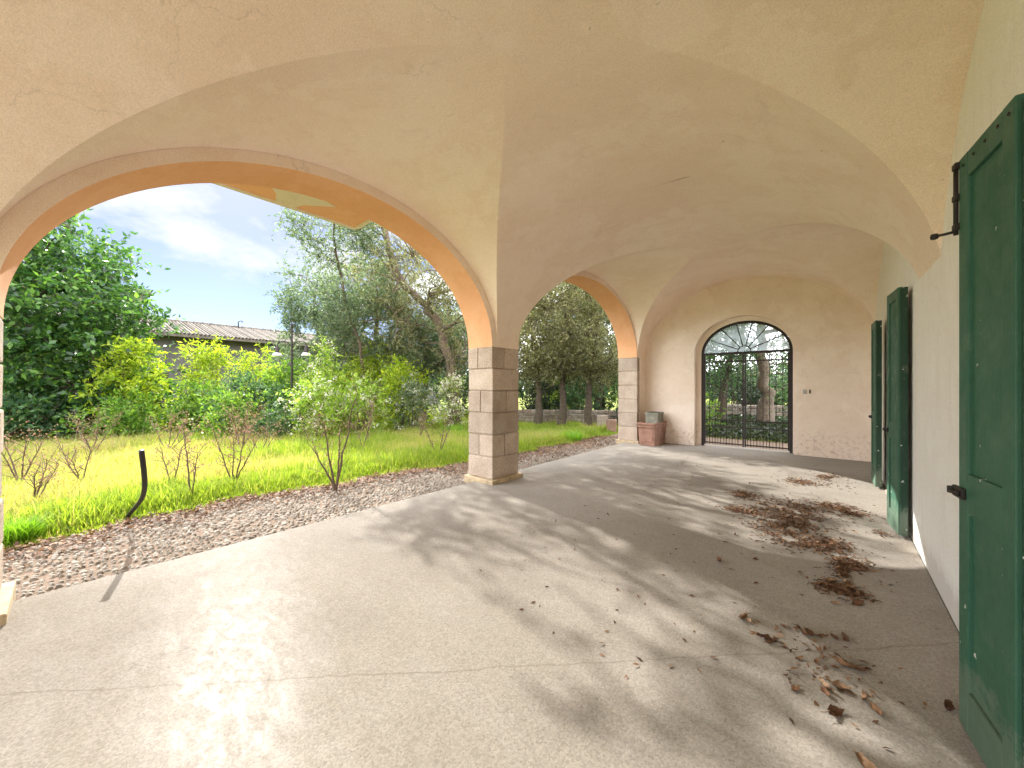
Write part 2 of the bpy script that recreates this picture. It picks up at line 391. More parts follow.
vault = vm.build('vault', M['vault'], house)
bm = bmesh.new(); bm.from_mesh(vault.data); bmesh.ops.remove_doubles(bm, verts=bm.verts[:], dist=.0008); bmesh.ops.recalc_face_normals(bm, faces=bm.faces[:]); bm.to_mesh(vault.data); bm.free()
for p_ in vault.data.polygons: p_.use_smooth = True
vault['label'] = 'cream cross vaulted ceiling'

# arcade wall: two faces and the orange soffits
def arch_pts(yc, a, b_, n=64, z0=2.0, lf=True):
    return [(yc - a*math.cos(math.pi*i/n), z0 + b_*math.sin(math.pi*i/n) + (lift(yc - a*math.cos(math.pi*i/n)) if lf else 0)) for i in range(n+1)]
ZT = 4.25
aw = MB(); so = MB()
for b in bays:
    P = arch_pts(b.yc, b.aa, 1.53)
    for x in (XI - .003, XO):
        aw.grid([[(x, y, z), (x, y, ZT)] for y, z in P], False)
    so.grid([[(XI - .003, y, z), (XI-.15, y, z), (XO, y, z)] for y, z in P])
piers = [(-5.69, -5.10), (-.87, -.30), (3.97, 4.57), (9.24, YB + .44)]
PZ = [1.86 - .02, 1.86, 2.005, 2.163]
for (y0, y1), z in zip(piers, PZ):
    for x in (XI - .003, XO): aw.add([(x, y0, z), (x, y1, z), (x, y1, ZT), (x, y0, ZT)], [(0, 1, 2, 3)])
aw.add([(XO, -5.69, 0), (XI, -5.69, 0), (XI, -5.69, ZT), (XO, -5.69, ZT)], [(0, 1, 2, 3)])
aw.build('arcade_wall', M['vault'], house)
so.build('arch_soffit', M['ochre'], house)['label'] = 'orange painted arch soffits'
# the plaster impost between the stone and the springing
for (y0, y1), z in list(zip(piers, PZ))[:3]:
    m = MB(); m.bevbox(XO + .02, XI - .005, y0 + .004, y1 - .004, z - .01, z + .24, .01); m.build('impost', M['vault'], house)
# stone pillars
for k, ((y0, y1), z) in enumerate(zip(piers, PZ)):
    y1 = min(y1, y0 + (.6 if k < 3 else .15))
    m = MB(); nC = 6; hgt = (z - .06) / nC; j = .012
    m.box(XO + .022, XI - .022, y0 + .022, y1 - .022, .02, z - .003)
    for i in range(nC):
        za, zb = .06 + i*hgt + j*.5, .06 + (i+1)*hgt - j*.5
        e = random.uniform(-.003, .003)
        if i % 2 == 0 or k == 3: m.bevbox(XO+e, XI+e, y0+e, y1-e, za, zb, .014, 2, .004)
        else:
            xm = XO + .47*(XI-XO) + random.uniform(-.03, .03); ym = y0 + .5*(y1-y0) + random.uniform(-.04, .04)
            for xa, xb in ((XO, xm-.005), (xm+.005, XI)):
                for ya, yb in ((y0, ym-.005), (ym+.005, y1)): m.bevbox(xa+e, xb+e, ya+e, yb-e, za, zb, .012, 2, .004)
    p = m.build('pillar', M['stone'], house)
    q = MB(); q.bevbox(XO-.05, XI+.05, y0-.05, y1+(.05 if k < 3 else 0), -.08, .062, .016, 3, .002); q.build('plinth', M['plinth'], p)
m = MB(); m.box(XO, XI, 9.392, YB, 0, 2.17); m.build('pier', M['endwall'], house)

# right-hand house wall with two door openings
DO = [(.35, 1.93), (5.46, 7.19)]; DH = 2.36
hw = MB()
ys = [-5.7]
for a, b_ in DO: ys += [a, b_]
ys += [YB + .44]
for i in range(0, len(ys), 2): hw.box(XW, XW + .5, ys[i], ys[i+1], 0, ZT)
for a, b_ in DO: hw.box(XW, XW + .5, a, b_, DH, ZT)
hw.build('wall', M['wall'], house)['label'] = 'pale cream plaster wall with door openings'
for a, b_ in DO:
    x = XW + .22; mid = (a + b_)/2
    for u, v in ((a, mid-.003), (mid+.003, b_)):
        m = MB(); m.box(x, x+.05, u, u+.09, .02, DH); m.box(x, x+.05, v-.09, v, .02, DH)
        for z0, z1 in ((.02, .2), (.75, .87), (DH-.1, DH)): m.box(x+.002, x+.048, u+.09, v-.09, z0, z1)
        m.box(x+.012, x+.038, u+.09, v-.09, .2, .75)
        d = m.build('door', M['frame_white'], house)
        g = MB(); g.box(x+.02, x+.026, u+.09, v-.09, .87, DH-.1); g.build('pane', M['glass'], d)
    t_ = MB(); t_.box(XW-.02, XW+.5, a, b_, -.02, .018); t_.build('threshold', M['stone'], house)
m = MB(); m.box(2.6, 2.7, -5.7, YB+.4, 0, ZT); m.build('inner_wall', M['endwall'], house)

# end wall: a wide arched recess with a narrower arched gateway inside it
GC, GA, GZ, GB = -1.62, .975, 2.2, .83
IC, IA, IB = -1.58, .90, .73
ew = MB(); YE = YB + .44; YR = YB + .19
P = arch_pts(GC, GA, GB, 48, GZ, False); P2 = arch_pts(IC, IA, IB, 48, GZ, False)
for y, pp, cc, aa in ((YB, P, GC, GA), (YE, P2, IC, IA)):
    ew.grid([[(x, y, z), (x, y, ZT)] for x, z in pp], False)
    ew.add([(XO, y, 0), (cc-aa, y, 0), (cc-aa, y, ZT), (XO, y, ZT)], [(0, 1, 2, 3)])
    ew.add([(cc+aa, y, 0), (XW, y, 0), (XW, y, ZT), (cc+aa, y, ZT)], [(0, 1, 2, 3)])
Q = [(GC-GA, 0)] + P + [(GC+GA, 0)]; Q2 = [(IC-IA, 0)] + P2 + [(IC+IA, 0)]
ew.grid([[(x, YB, z), (x, YR, z)] for x, z in Q], False)
ew.grid([[(x, YR, z), (x2, YR, z2)] for (x, z), (x2, z2) in zip(Q, Q2)], False)
ew.grid([[(x, YR, z), (x, YE, z)] for x, z in Q2], False)
ew.add([(XO, YB, 0), (XO, YE, 0), (XO, YE, ZT), (XO, YB, ZT)], [(0, 1, 2, 3)])
ew.build('end_wall', M['endwall'], house)['label'] = 'end wall with arched gateway and flaking plaster'
m = MB(); m.box(XO, XW + .5, -5.7, YE, ZT, ZT + .25); m.build('upper_floor', M['facade'], house)
m = MB(); m.box(XO, 5, -5.7, YE, ZT + .25, 7.2); m.build('upper_storey', M['facade'], house)
m = MB()
for s_ in (0, 1):
    m.add([(XO-.6, -6.3, 7.2), (5.6, -6.3, 7.2), (5.6, YE+.6, 7.2), (XO-.6, YE+.6, 7.2), (.5, -6.3, 8.9), (.5, YE+.6, 8.9)], [(0, 3, 5, 4), (1, 4, 5, 2), (0, 4, 1), (3, 2, 5), (0, 1, 2, 3)]) if s_ == 0 else None
m.build('roof', M['roof'], house)
m = MB(); m.bevbox(-.50, -.435, YB-.012, YB+.002, 1.27, 1.36, .004); m.build('doorbell_plate', M['plastic'], house)
m = MB(); m.bevbox(-.40, -.375, YB-.012, YB+.002, 1.28, 1.36, .004); m.build('switch_plate', M['iron'], house)

# balcony slab seen through the top of the near arch
bal = MB(); bx0, bz = -5.24, 3.68
bal.bevbox(bx0+.05, XO-.002, -1.2, 2.62, bz, bz+.14, .006)
bslab = bal.build('balcony', M['ochre'], house); bslab['label'] = 'balcony underside painted orange'
m = MB(); m.bevbox(bx0-.02, bx0+.05, -1.24, 2.66, bz-.012, bz+.17, .012, 3); m.bevbox(bx0+.05, XO-.004, 2.62, 2.68, bz-.012, bz+.17, .012, 3)
m.bevbox(bx0-.05, bx0-.02, -.9, 1.0, bz+.01, bz+.16, .01)
m.build('edge_moulding', M['beige'], bslab)
m = MB(); n8 = [(-4.62, 1.30), (-4.99, 1.57), (bx0+.05, 1.62), (bx0+.05, 1.84), (-5.04, 1.88), (-4.775, 2.17), (-4.66, 1.86), (-4.33, 1.76), (-4.60, 1.62)]
m.add([(x, y, bz-.004) for x, y in n8] + [(x, y, bz) for x, y in n8], [tuple(range(9))] + [(i, (i+1) % 9, 9+(i+1) % 9, 9+i) for i in range(9)])
m.build('painted_star', M['beige'], bslab)

# shutters: two folded leaves standing just off the wall
def shutter(far, near, top, label, hardware):
    far, near = Vector(far), Vector(near); u = (near - far); w = u.length; u.normalize(); n = Vector((u.y, -u.x))  # n points away from the wall?
    if n.x > 0: n = -n
    rot = Matrix(((u.x, -n.x, 0, far.x), (u.y, -n.y, 0, far.y), (0, 0, 1, 0), (0, 0, 0, 1)))
    # local axes: x along the leaf from far to near edge, y into the wall, z up
    fr = MB(); zb = .03; b = .005
    def leaf(y0, y1):
        s = .082
        fr.bevbox(0, s, y0, y1, zb, top, b); fr.bevbox(w-s, w, y0, y1, zb, top, b)
        for z0, z1 in ((zb, zb+.17), (.90, 1.06), (top-.10, top)): fr.bevbox(s-.001, w-s+.001, y0+.001, y1-.001, z0, z1, b)
    leaf(0, .034)
    o = fr.build('shutter', M['green'], house); o['label'] = label
    o.matrix_local = rot
    pn = MB()
    for z0, z1 in ((zb+.168, .902), (1.058, top-.098)): pn.bevbox(.08, w-.08, .013, .027, z0, z1, .003)
    pn.build('panel', M['green'], o)
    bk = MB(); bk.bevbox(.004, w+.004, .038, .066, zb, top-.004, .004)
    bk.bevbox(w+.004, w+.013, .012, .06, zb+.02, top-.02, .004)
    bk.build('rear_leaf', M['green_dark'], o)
    if hardware:
        h = MB(); h.tube([(-.012, -.004, top-.30), (-.012, -.004, top-.012)], .008, 10)
        for z in (top-.02, top-.15, top-.27): h.bevbox(-.022, .014, -.014, .006, z-.012, z+.012, .003)
        h.tube([(-.012, -.004, top-.285), (-.03, -.03, top-.285), (-.045, -.05, top-.283)], [.006, .006, .006], 8)
        h.lathe([(0, -.014), (.012, -.010), (.014, 0), (.011, .01), (0, .013)], (-.049, -.056, top-.283), 12)
        h.build('bolt', M['iron'], o)
        for x in (.06, .15, .24, .33, .40): MB().lathe([(0, .0), (.007, .001), (.006, .004), (0, .006)], (0, 0, 0), 8).build('screw', M['iron'], o, (x, -.003, top-.045)).rotation_euler.x = R(90)
    h = MB(); zc = .975
    h.bevbox(-.02, .075, -.014, 0, zc-.022, zc+.022, .004); h.tube([(-.01, -.02, zc), (.06, -.024, zc-.004)], .006, 8)
    h.lathe([(0, -.012), (.011, -.008), (.012, .008), (0, .012)], (.055, -.02, zc), 10); h.lathe([(0, -.016), (.013, -.012), (.013, .014), (0, .016)], (-.014, -.016, zc), 10)
    h.build('latch', M['iron'], o)
    for z in (.35, top-.45):
        hg = MB(); hg.tube([(-.012, .05, z-.05), (-.012, .05, z+.05)], .011, 10); hg.bevbox(-.012, .05, .046, .074, z-.02, z+.02, .003)
        hg.build('hinge', M['iron'], o)
    return o
shutter((.387, 2.378), (.436, 1.957), 2.334, 'green panelled shutter with bolt and latch', True)
shutter((.402, 5.42), (.446, 4.995), 2.334, 'green shutter folded beside the doorway', False)
shutter((.405, 7.66), (.424, 7.235), 2.33, 'dark green shutter seen edge on', False)

# ------------------------------------------------------------------ iron gate
GC, GA, GB = IC, IA, IB
gy = YB + .225
gate = empty('iron_gate', (GC, gy, 0), 'black wrought iron gate with arched fanlight closing the end wall', 'gate')
def gmb(m, name, mat, parent=gate):
    o = m.build(name, mat, parent)
    if parent is gate: o.location = (-GC, -gy, 0)
    return o
ga, gb, gz = GA-.03, GB-.03, GZ
fm = MB(); path = [(GC-ga, gy, .0)] + [(x, gy, z) for x, z in arch_pts(GC, ga, gb, 40, gz, False)] + [(GC+ga, gy, .0)]
def flatbar(m, pts, w, d):
    P = []
    for i, p in enumerate(pts):
        p = Vector(p); a = Vector(pts[max(0, i-1)]); c = Vector(pts[min(len(pts)-1, i+1)]); t = (c-a).normalized(); nn = Vector((-t.z, 0, t.x))
        P.append([p+nn*w+Vector((0, d, 0)), p+nn*w-Vector((0, d, 0)), p-nn*w-Vector((0, d, 0)), p-nn*w+Vector((0, d, 0)), p+nn*w+Vector((0, d, 0))])
    m.grid(P, False)
flatbar(fm, path, .028, .025)
fm.box(GC-ga, GC+ga, gy-.022, gy+.022, gz-.02, gz+.03)
gmb(fm, 'frame', M['iron'])
fl = MB(); r0 = .13
flatbar(fl, [(GC + r0*math.cos(math.pi*i/14), gy, gz+.03+r0*math.sin(math.pi*i/14)) for i in range(15)], .010, .012)
for k in range(1, 7):
    t = math.pi*k/7; ca, sa = math.cos(t), math.sin(t); r1 = 1/math.sqrt((ca/ga)**2 + (sa/gb)**2)
    fl.tube([(GC+r0*ca, gy, gz+.03+r0*sa), (GC+(r1-.02)*ca, gy, gz+(r1-.02)*sa)], .012, 6)
fan = gmb(fl, 'fanlight', M['iron'])
gl = MB(); Pg = arch_pts(GC, ga-.02, gb-.02, 40, gz, False); gl.grid([[(x, gy+.012, gz+.02), (x, gy+.012, max(z, gz+.021))] for x, z in Pg], False)
go = gl.build('pane', M['dusty'], fan)
for sx, (xa, xb) in enumerate(((GC-ga+.03, GC-.006), (GC+.006, GC+ga-.03))):
    lf = MB()
    lf.box(xa, xa+.03, gy-.014, gy+.014, .04, gz-.025); lf.box(xb-.03, xb, gy-.014, gy+.014, .04, gz-.025)
    for z0 in (.07, .46, .62, 2.0): lf.box(xa+.03, xb-.03, gy-.008, gy+.008, z0, z0+.03)
    lo = gmb(lf, 'gate_leaf', M['iron'])
    brs = MB(); n = 6
    for i in range(1, n+1):
        x = xa + (xb-xa)*i/(n+1); brs.tube([(x, gy, .05), (x, gy, 2.14)], .0075, 6); brs.tube([(x, gy, 2.12), (x, gy, 2.175)], [.012, .001], 6)
        if i < n+1:
            xm = x - (xb-xa)*.5/(n+1); brs.tube([(xm, gy+.001, .05), (xm, gy+.001, .64)], .005, 5)
    brs.build('bar', M['iron'], lo)
lk = MB(); lk.bevbox(GC-.05, GC+.05, gy-.03, gy+.03, .98, 1.12, .005); lk.tube([(GC+.02, gy-.03, 1.06), (GC+.02, gy-.07, 1.06), (GC+.11, gy-.07, 1.055)], .008, 8)
gmb(lk, 'lock', M['iron'])

# ------------------------------------------------------------------ ground, path, terrace
XE = -4.10
m = MB(); nseg = 24; r_ = [0, 6, 12, 20, 40, 90, 200, 450]
vs = [(-6, 5, -.075)]; fs = []
for ri in r_[1:]:
    for k in range(nseg): t = 2*math.pi*k/nseg; vs.append((-6+ri*math.cos(t), 5+ri*math.sin(t), -.075))
for k in range(nseg): fs.append((0, 1+k, 1+(k+1) % nseg))
for i in range(len(r_)-2):
    for k in range(nseg): fs.append((1+i*nseg+k, 1+(i+1)*nseg+k, 1+(i+1)*nseg+(k+1) % nseg, 1+i*nseg+(k+1) % nseg))
m.add(vs, fs); tag(m.build('ground', M['ground']), 'rough meadow ground reaching away from the terrace', 'ground', kind='structure')
m = MB(); m.bevbox(XE, XW-.002, -5.75, YE+.02, -.16, 0, .006); tag(m.build('terrace', M['concrete']), 'worn concrete terrace floor under the vaults', 'floor', kind='structure')
m = MB(); m.box(XW+.5, 2.6, -5.7, YE, -.16, -.004); tag(m.build('floor', M['concrete']), 'floor inside the house', 'floor', kind='structure')
def edge_x(y):          # irregular grass edge of the cobbled strip
    e = np.interp(y, [-6, -.34, .43, 1.66, 3.67, 5, 8, 10.3, 14], [-5.35, -5.45, -5.85, -5.8, -5.6, -5.4, -5.25, -5.25, -5.25])
    return e + .07*np.sin(3.1*y) + .05*np.sin(7.3*y+1)
yy = np.linspace(-7, 14, 160)
m = MB(); m.grid([[(edge_x(y)-.25, y, -.066), (XE-.002, y, -.060)] for y in yy], False); tag(m.build('path', M['bed']), 'strip of earth bedding under the cobbles beside the terrace', 'path', kind='structure')
# cobbles: domes packed in the bed
V = []; F = []; y = -2.6; row = 0
dome = [(0, 0, 1.0)] + [(.62*math.cos(t), .62*math.sin(t), .78) for t in np.arange(6)*math.pi/3] + [(math.cos(t), math.sin(t), .0) for t in np.arange(6)*math.pi/3+.3]
dome = np.array(dome); df = [(0, 1+k, 1+(k+1) % 6) for k in range(6)]
df4 = [(1+k, 7+k, 7+(k+1) % 6, 1+(k+1) % 6) for k in range(6)]
cm = MB()
while y < 10.5:
    x = XE - .05 - (row % 2)*.035
    while x > edge_x(y) + .0:
        q_ = random.uniform(.7, 1.25); sx, sy, sz = random.uniform(.024, .036)*q_, random.uniform(.015, .022)*q_, random.uniform(.010, .027)
        if random.random() > (.10 if y < 4 else .33) + .25*(x < edge_x(y) + .25):
            a = random.gauss(.15, .35); c_, s_ = math.cos(a), math.sin(a); d = dome * np.array([sx, sy, sz]) + rng.normal(0, .0025, dome.shape)
            p = np.stack([d[:, 0]*c_ - d[:, 1]*s_ + x + random.gauss(0, .009), d[:, 0]*s_ + d[:, 1]*c_ + y + random.gauss(0, .005), d[:, 2] - .064], 1)
            cm.add(p, df + df4, True)
        x -= random.uniform(.055, .072)
    y += .041; row += 1
tag(cm.build('cobbles', M['cobble']), 'brown river cobbles set along the terrace edge', 'cobbles', kind='stuff')

# ------------------------------------------------------------------ foliage builders
def unit(n):
    v = rng.normal(size=(n, 3)); return v / np.linalg.norm(v, axis=1, keepdims=True)
def leaves(name, C, D, size, width, mat, parent=None, rnd=None, fold=.25, upbias=.3):
    """one folded kite per leaf: C bases, D directions"""
    n = len(C); D = D / np.linalg.norm(D, axis=1, keepdims=True)
    up = unit(n) + np.array([0, 0, upbias*2]); S = np.cross(D, up); S /= np.linalg.norm(S, axis=1, keepdims=True) + 1e-9
    Nn = np.cross(S, D); sz = (size * rng.uniform(.65, 1.3, n))[:, None]; w = sz * width
    mid = C + D*sz*.45
    V = np.stack([C, mid + S*w + Nn*w*fold, C + D*sz - Nn*sz*.12, mid - S*w + Nn*w*fold], 1).reshape(-1, 3)
    F = np.arange(4*n).reshape(n, 4)
    return np_mesh(name, V, F, mat, parent, rng.random(n) if rnd is None else rnd)
def sprigs(cent, rad, ntw, nlf, lmin=.25, lmax=.6, droop=.0, leaf=.08, spread=.9):
    """twigs radiating in each clump, leaves along the twigs; returns bases, directions and twig lines"""
    C, D, T = [], [], []
    for c, r in zip(cent, rad):
        st = c + rng.normal(size=(ntw, 3))*r*.38
        dr = unit(ntw) + (st - c)/max(r, .01)*.8 + np.array([0, 0, .25 - droop]); dr /= np.linalg.norm(dr, axis=1, keepdims=True)
        ln = rng.uniform(lmin, lmax, ntw)
        t = np.tile(np.linspace(.08, 1, nlf), (ntw, 1)) + rng.normal(0, .02, (ntw, nlf))
        P = st[:, None] + dr[:, None]*(ln[:, None]*t)[..., None] - np.array([0, 0, 1])*(droop*ln[:, None]*t**2)[..., None]
        d = dr[:, None] + rng.normal(size=(ntw, nlf, 3))*spread
        C.append(P.reshape(-1, 3)); D.append(d.reshape(-1, 3)); T.append((st, st + dr*ln[:, None]*.9))
    return np.concatenate(C), np.concatenate(D), T
def limb(m, a, b, r0, r1, wig=.12, n=6, sides=7):
    a, b = np.array(a, float), np.array(b, float); L_ = np.linalg.norm(b-a); pts = []; rr = []
    off = np.zeros(3)
    for i in range(n+1):
        t = i/n; pts.append(a + (b-a)*t + off*(1 if i < n else .6)); rr.append(r0 + (r1-r0)*t**.8); off = off + rng.normal(size=3)*wig*L_/n
    m.tube(pts, rr, sides, cap=False); return np.array(pts)
def ellip(n, c, r, shell=.55):
    d = unit(n); k = (shell + (1-shell)*rng.random((n, 1)))
    return np.array(c) + d*k*np.array(r)
def tree(name, base, trunk, crowns, leafmat, bark, label, cat, ncl, clr, ntw, nlf, leaf=.085, width=.17, tr=.14, droop=.1, group=None, lmin=.25, lmax=.65, crown_name='crown', joints=None, spread=.9):
    """trunk: list of points above base; crowns: list of (centre, radii, share)"""
    root = empty(name, (*base, -.07), label, cat, group); bl = np.array([base[0], base[1], -.07])
    tm = MB(); pts = [np.zeros(3)] + [np.array(p, float) for p in trunk]
    rr = np.linspace(tr, tr*.55, len(pts)); rr[0] = tr*1.5
    # resample the trunk as a gnarled line
    fine = []; fr_ = []
    for i in range(len(pts)-1):
        for k in range(4):
            t = k/4; fine.append(pts[i]*(1-t)+pts[i+1]*t + (rng.normal(size=3)*tr*.22 if i+k else 0)); fr_.append(rr[i]*(1-t)+rr[i+1]*t)
    fine.append(pts[-1]); fr_.append(rr[-1]); tm.tube(fine, fr_, 9, cap=False)
    nodes = [p for p in fine[max(1, len(fine)//3):]]
    cl = []
    for c, r, sh in crowns: cl.append(ellip(int(ncl*sh), c, r))
    cl = np.concatenate(cl)
    # main limbs to some clumps, thinner limbs to the rest from the nearest wood
    nodes = [np.array(p) for p in nodes]; order = rng.permutation(len(cl))
    for j, i in enumerate(order):
        c = cl[i]; dd = [np.linalg.norm(c-p) + (.6 if c[2] < p[2] else 0) for p in nodes]; p = nodes[int(np.argmin(dd))]
        big = j < 7
        q = limb(tm, p, c, tr*(.5 if big else .16), tr*(.12 if big else .05), .10, 5, 6 if big else 4)
        if j < 40: nodes += list(q[2:])
    C, D, T = sprigs(cl, np.full(len(cl), clr), ntw, nlf, lmin, lmax, droop, leaf, spread)
    for st, en in T:
        for a, b in zip(st[::2], en[::2]): tm.tube([a, b], [.006, .002], 3, cap=False)
    keep = C[:, 2] > .05
    tm.build('trunk', bark, root)
    leaves(crown_name, C[keep], D[keep], leaf, width, leafmat, root)
    return root
def bush(name, base, h, r, mat, label, ncl, ntw, nlf, leaf=.09, width=.22, clr=.3, blossom=0, droop=.15, cat='shrub', lmin=.2, lmax=.5, lo=.12, flower=L['blossom'], taper=.25, group=None):
    root = empty(name, (*base, -.07), label, cat, group)
    zc = rng.random(ncl)**.8; ang = rng.random(ncl)*2*math.pi; rad = r*(1 - taper*zc)*np.sqrt(rng.random(ncl))*np.where(zc > .85, .7, 1)
    cl = np.stack([rad*np.cos(ang), rad*np.sin(ang), h*(lo + (.95-lo)*zc) - .15], 1)
    m = MB()
    for c in cl[: max(12, ncl//2)]:
        limb(m, (c[0]*.04, c[1]*.04, 0), c, .02, .005, .10, 5, 4)
    C, D, T = sprigs(cl, np.full(ncl, clr), ntw, nlf, lmin, lmax, droop, leaf)
    for st, en in T:
        for a, b in zip(st[::3], en[::3]): m.tube([a, b], [.005, .002], 3, cap=False)
    m.build('stem', M['twig'], root)
    k = C[:, 2] > .02
    leaves('foliage', C[k], D[k], leaf, width, mat, root)
    if blossom:
        i = rng.choice(len(C), min(blossom, len(C)), replace=False)
        Cb = np.repeat(C[i], 7, 0) + rng.normal(size=(len(i)*7, 3))*.045
        leaves('blossom', Cb, unit(len(Cb)) + np.array([0, 0, .5]), .06, .42, flower, root)
    return root

# trees -------------------------------------------------------------
tree('broadleaf_tree', (-18.6, -.75), [(.1, .1, 1.2), (0, .3, 2.6), (.2, .1, 4.2)],
     [((.2, .2, 2.2), (3.2, 3.0, 2.0), .36), ((.3, .0, 4.0), (2.9, 2.7, 2.0), .36), ((.0, .3, 5.6), (1.9, 1.9, 1.35), .18), ((1.4, 1.2, 1.1), (2.2, 2.2, 1.0), .14)],
     L['broad'], M['bark_dark'], 'tall dark green broadleaf tree, the biggest and densest beyond the meadow', 'tree', 260, .42, 14, 9, .18, .25, .17, .2, lmin=.3, lmax=.85, spread=1.1)
tree('olive_tree', (-10.28, 8.84), [(.05, -.05, 1.2), (-.12, -.12, 2.45), (-.30, -.30, 3.5), (-.78, -.67, 4.45), (-1.30, -1.13, 5.0), (-1.70, -1.48, 6.1), (-1.9, -1.62, 7.2)],
     [((-.9, -.8, 5.2), (1.7, 1.8, 1.5), .40), ((-1.6, -1.4, 7.0), (1.7, 1.8, 1.1), .24), ((.2, .2, 4.0), (1.1, 1.1, 1.1), .18), ((-1.2, -1.2, 3.5), (1.3, 1.2, .9), .12), ((0, -.1, 2.4), (.8, .8, .6), .06)],
     L['olive'], M['bark'], 'olive tree with a leaning gnarled trunk beside the middle stone pillar', 'tree', 140, .36, 12, 12, .095, .17, .19, .15)
tree('grey_green_tree', (-13.2, 7.2), [(0, -.1, 1.5), (.1, -.4, 3.0), (.3, -1.0, 4.5), (.6, -1.5, 6.0)],
     [((-.2, .1, 4.0), (1.7, 1.8, 1.4), .40), ((.2, -.6, 5.2), (1.6, 1.8, 1.4), .30), ((1.0, -1.9, 6.6), (1.6, 1.3, .8), .16), ((2.7, -2.1, 7.5), (1.5, 1.4, .8), .13), ((3.2, -2.2, 6.95), (1.0, .9, .7), .08)],
     L['olive_cool'], M['bark'], 'grey green tree with an airy branch reaching under the balcony edge', 'tree', 205, .36, 12, 11, .10, .19, .075, .1)
for bx, by, hgt, dx, lab in ((-8.35, 11.2, 5.6, -.3, 'olive tree nearest the middle pillar in the row along the rubble wall'),
                             (-7.55, 11.6, 6.2, .1, 'middle olive tree of three standing before the rubble wall'),
                             (-6.75, 12.0, 5.6, .3, 'olive tree farthest from the middle pillar along the rubble wall')):
    tree('olive_tree', (bx, by), [(.05, 0, 1.0), (dx*.3, .1, 2.0), (dx, .2, 3.0), (dx*1.5, .1, hgt-1.6)],
         [((dx, 0, hgt-2.4), (1.5, 1.6, 1.6), .62), ((dx*.5, -.3, hgt-.9), (1.1, 1.2, .8), .2), ((dx, .2, 2.35), (1.3, 1.3, .55), .18)],
         L['olive'], M['bark_dark'], lab, 'tree', 130, .36, 12, 11, .095, .18, .13, .15, 'olive trees beyond the far arch')
tree('olive_tree', (-15.8, 8.9), [(.05, 0, 1.2), (.1, .1, 2.6), (0, .1, 5.0)], [((0, 0, 4.0), (2.3, 2.3, 2.1), .65), ((.2, .2, 6.2), (1.8, 1.8, 1.4), .35)],
     L['olive'], M['bark_dark'], 'big round crowned olive filling the back between the bright bamboo and the leaning trunk', 'tree', 190, .4, 12, 11, .11, .18, .15, .15)
tree('grey_green_tree', (-17.2, 6.9), [(.05, 0, 1.2), (.1, .1, 2.6), (0, .1, 4.2)], [((0, 0, 3.2), (1.6, 1.6, 1.8), .6), ((.1, -.2, 5.2), (1.3, 1.3, 1.3), .4)],
     L['olive_cool'], M['bark_dark'], 'bluish grey green tree at the back, just clear of the barn roof end', 'tree', 130, .4, 12, 11, .11, .2, .12, .15)
tree('olive_tree', (-10.4, 14.6), [(.05, 0, 1.2), (.1, .1, 2.6), (0, .1, 4.6)], [((0, 0, 3.9), (2.0, 2.0, 2.2), .7), ((.2, .2, 6.0), (1.5, 1.5, 1.2), .3)],
     L['olive'], M['bark_dark'], 'full dark olive behind the rubble wall on the middle pillar side', 'tree', 150, .4, 12, 11, .11, .18, .15, .15)
tree('olive_tree', (-8.0, 15.2), [(.05, 0, 1.2), (.1, .1, 2.6), (0, .1, 4.6)], [((0, 0, 3.6), (1.8, 1.8, 2.2), .7), ((.2, .2, 5.8), (1.4, 1.4, 1.2), .3)],
     L['olive_cool'], M['bark_dark'], 'full grey green olive behind the far end of the rubble wall', 'tree', 130, .4, 12, 11, .11, .18, .15, .15)
for bx, by, lab, h_ in ((-12.87, 9.4, 'slim dark trunked olive in the shade behind the yellow green bushes', 4.6), (-12.6, 10.8, 'small olive in the shade nearest the leaning olive trunk', 4.8)):
    tree('olive_tree', (bx, by), [(.05, 0, 1.1), (.1, .1, 2.2), (0, .1, h_-1.4)], [((0, 0, h_-1.5), (1.5, 1.5, 1.4), 1)],
         L['olive_cool'], M['bark_dark'], lab, 'tree', 100, .38, 12, 10, .10, .19, .12, .15)
tree('evergreen_tree', (-8.6, 16.6), [(0, 0, 2), (0, .1, 4), (.1, 0, 6)], [((0, 0, 3.2), (1.8, 1.6, 2.8), .65), ((0, 0, 6.2), (1.2, 1.2, 1.6), .35)],
     L['dark'], M['bark_dark'], 'very dark evergreen tree beyond the rubble wall by the far pillar', 'tree', 130, .42, 12, 8, .13, .22, .16, .3)
tree('evergreen_tree', (-12.2, 18.4), [(0, 0, 2), (0, .1, 4), (.1, 0, 5)], [((0, 0, 2.8), (2.6, 2.0, 2.4), .6), ((0, 0, 5.2), (2.0, 1.8, 1.6), .4)],
     L['dark'], M['bark_dark'], 'broad dark evergreen far behind the row of olives', 'tree', 150, .45, 12, 8, .14, .22, .16, .3)
tree('evergreen_tree', (-16.8, 14.4), [(0, 0, 2), (0, .1, 4), (.1, 0, 5)], [((0, 0, 3.0), (2.4, 2.4, 2.6), .7), ((0, 0, 5.6), (1.6, 1.6, 1.2), .3)],
     L['dark'], M['bark_dark'], 'dark bushy evergreen in the shade behind the leaning olive', 'tree', 130, .45, 12, 8, .14, .22, .16, .3)
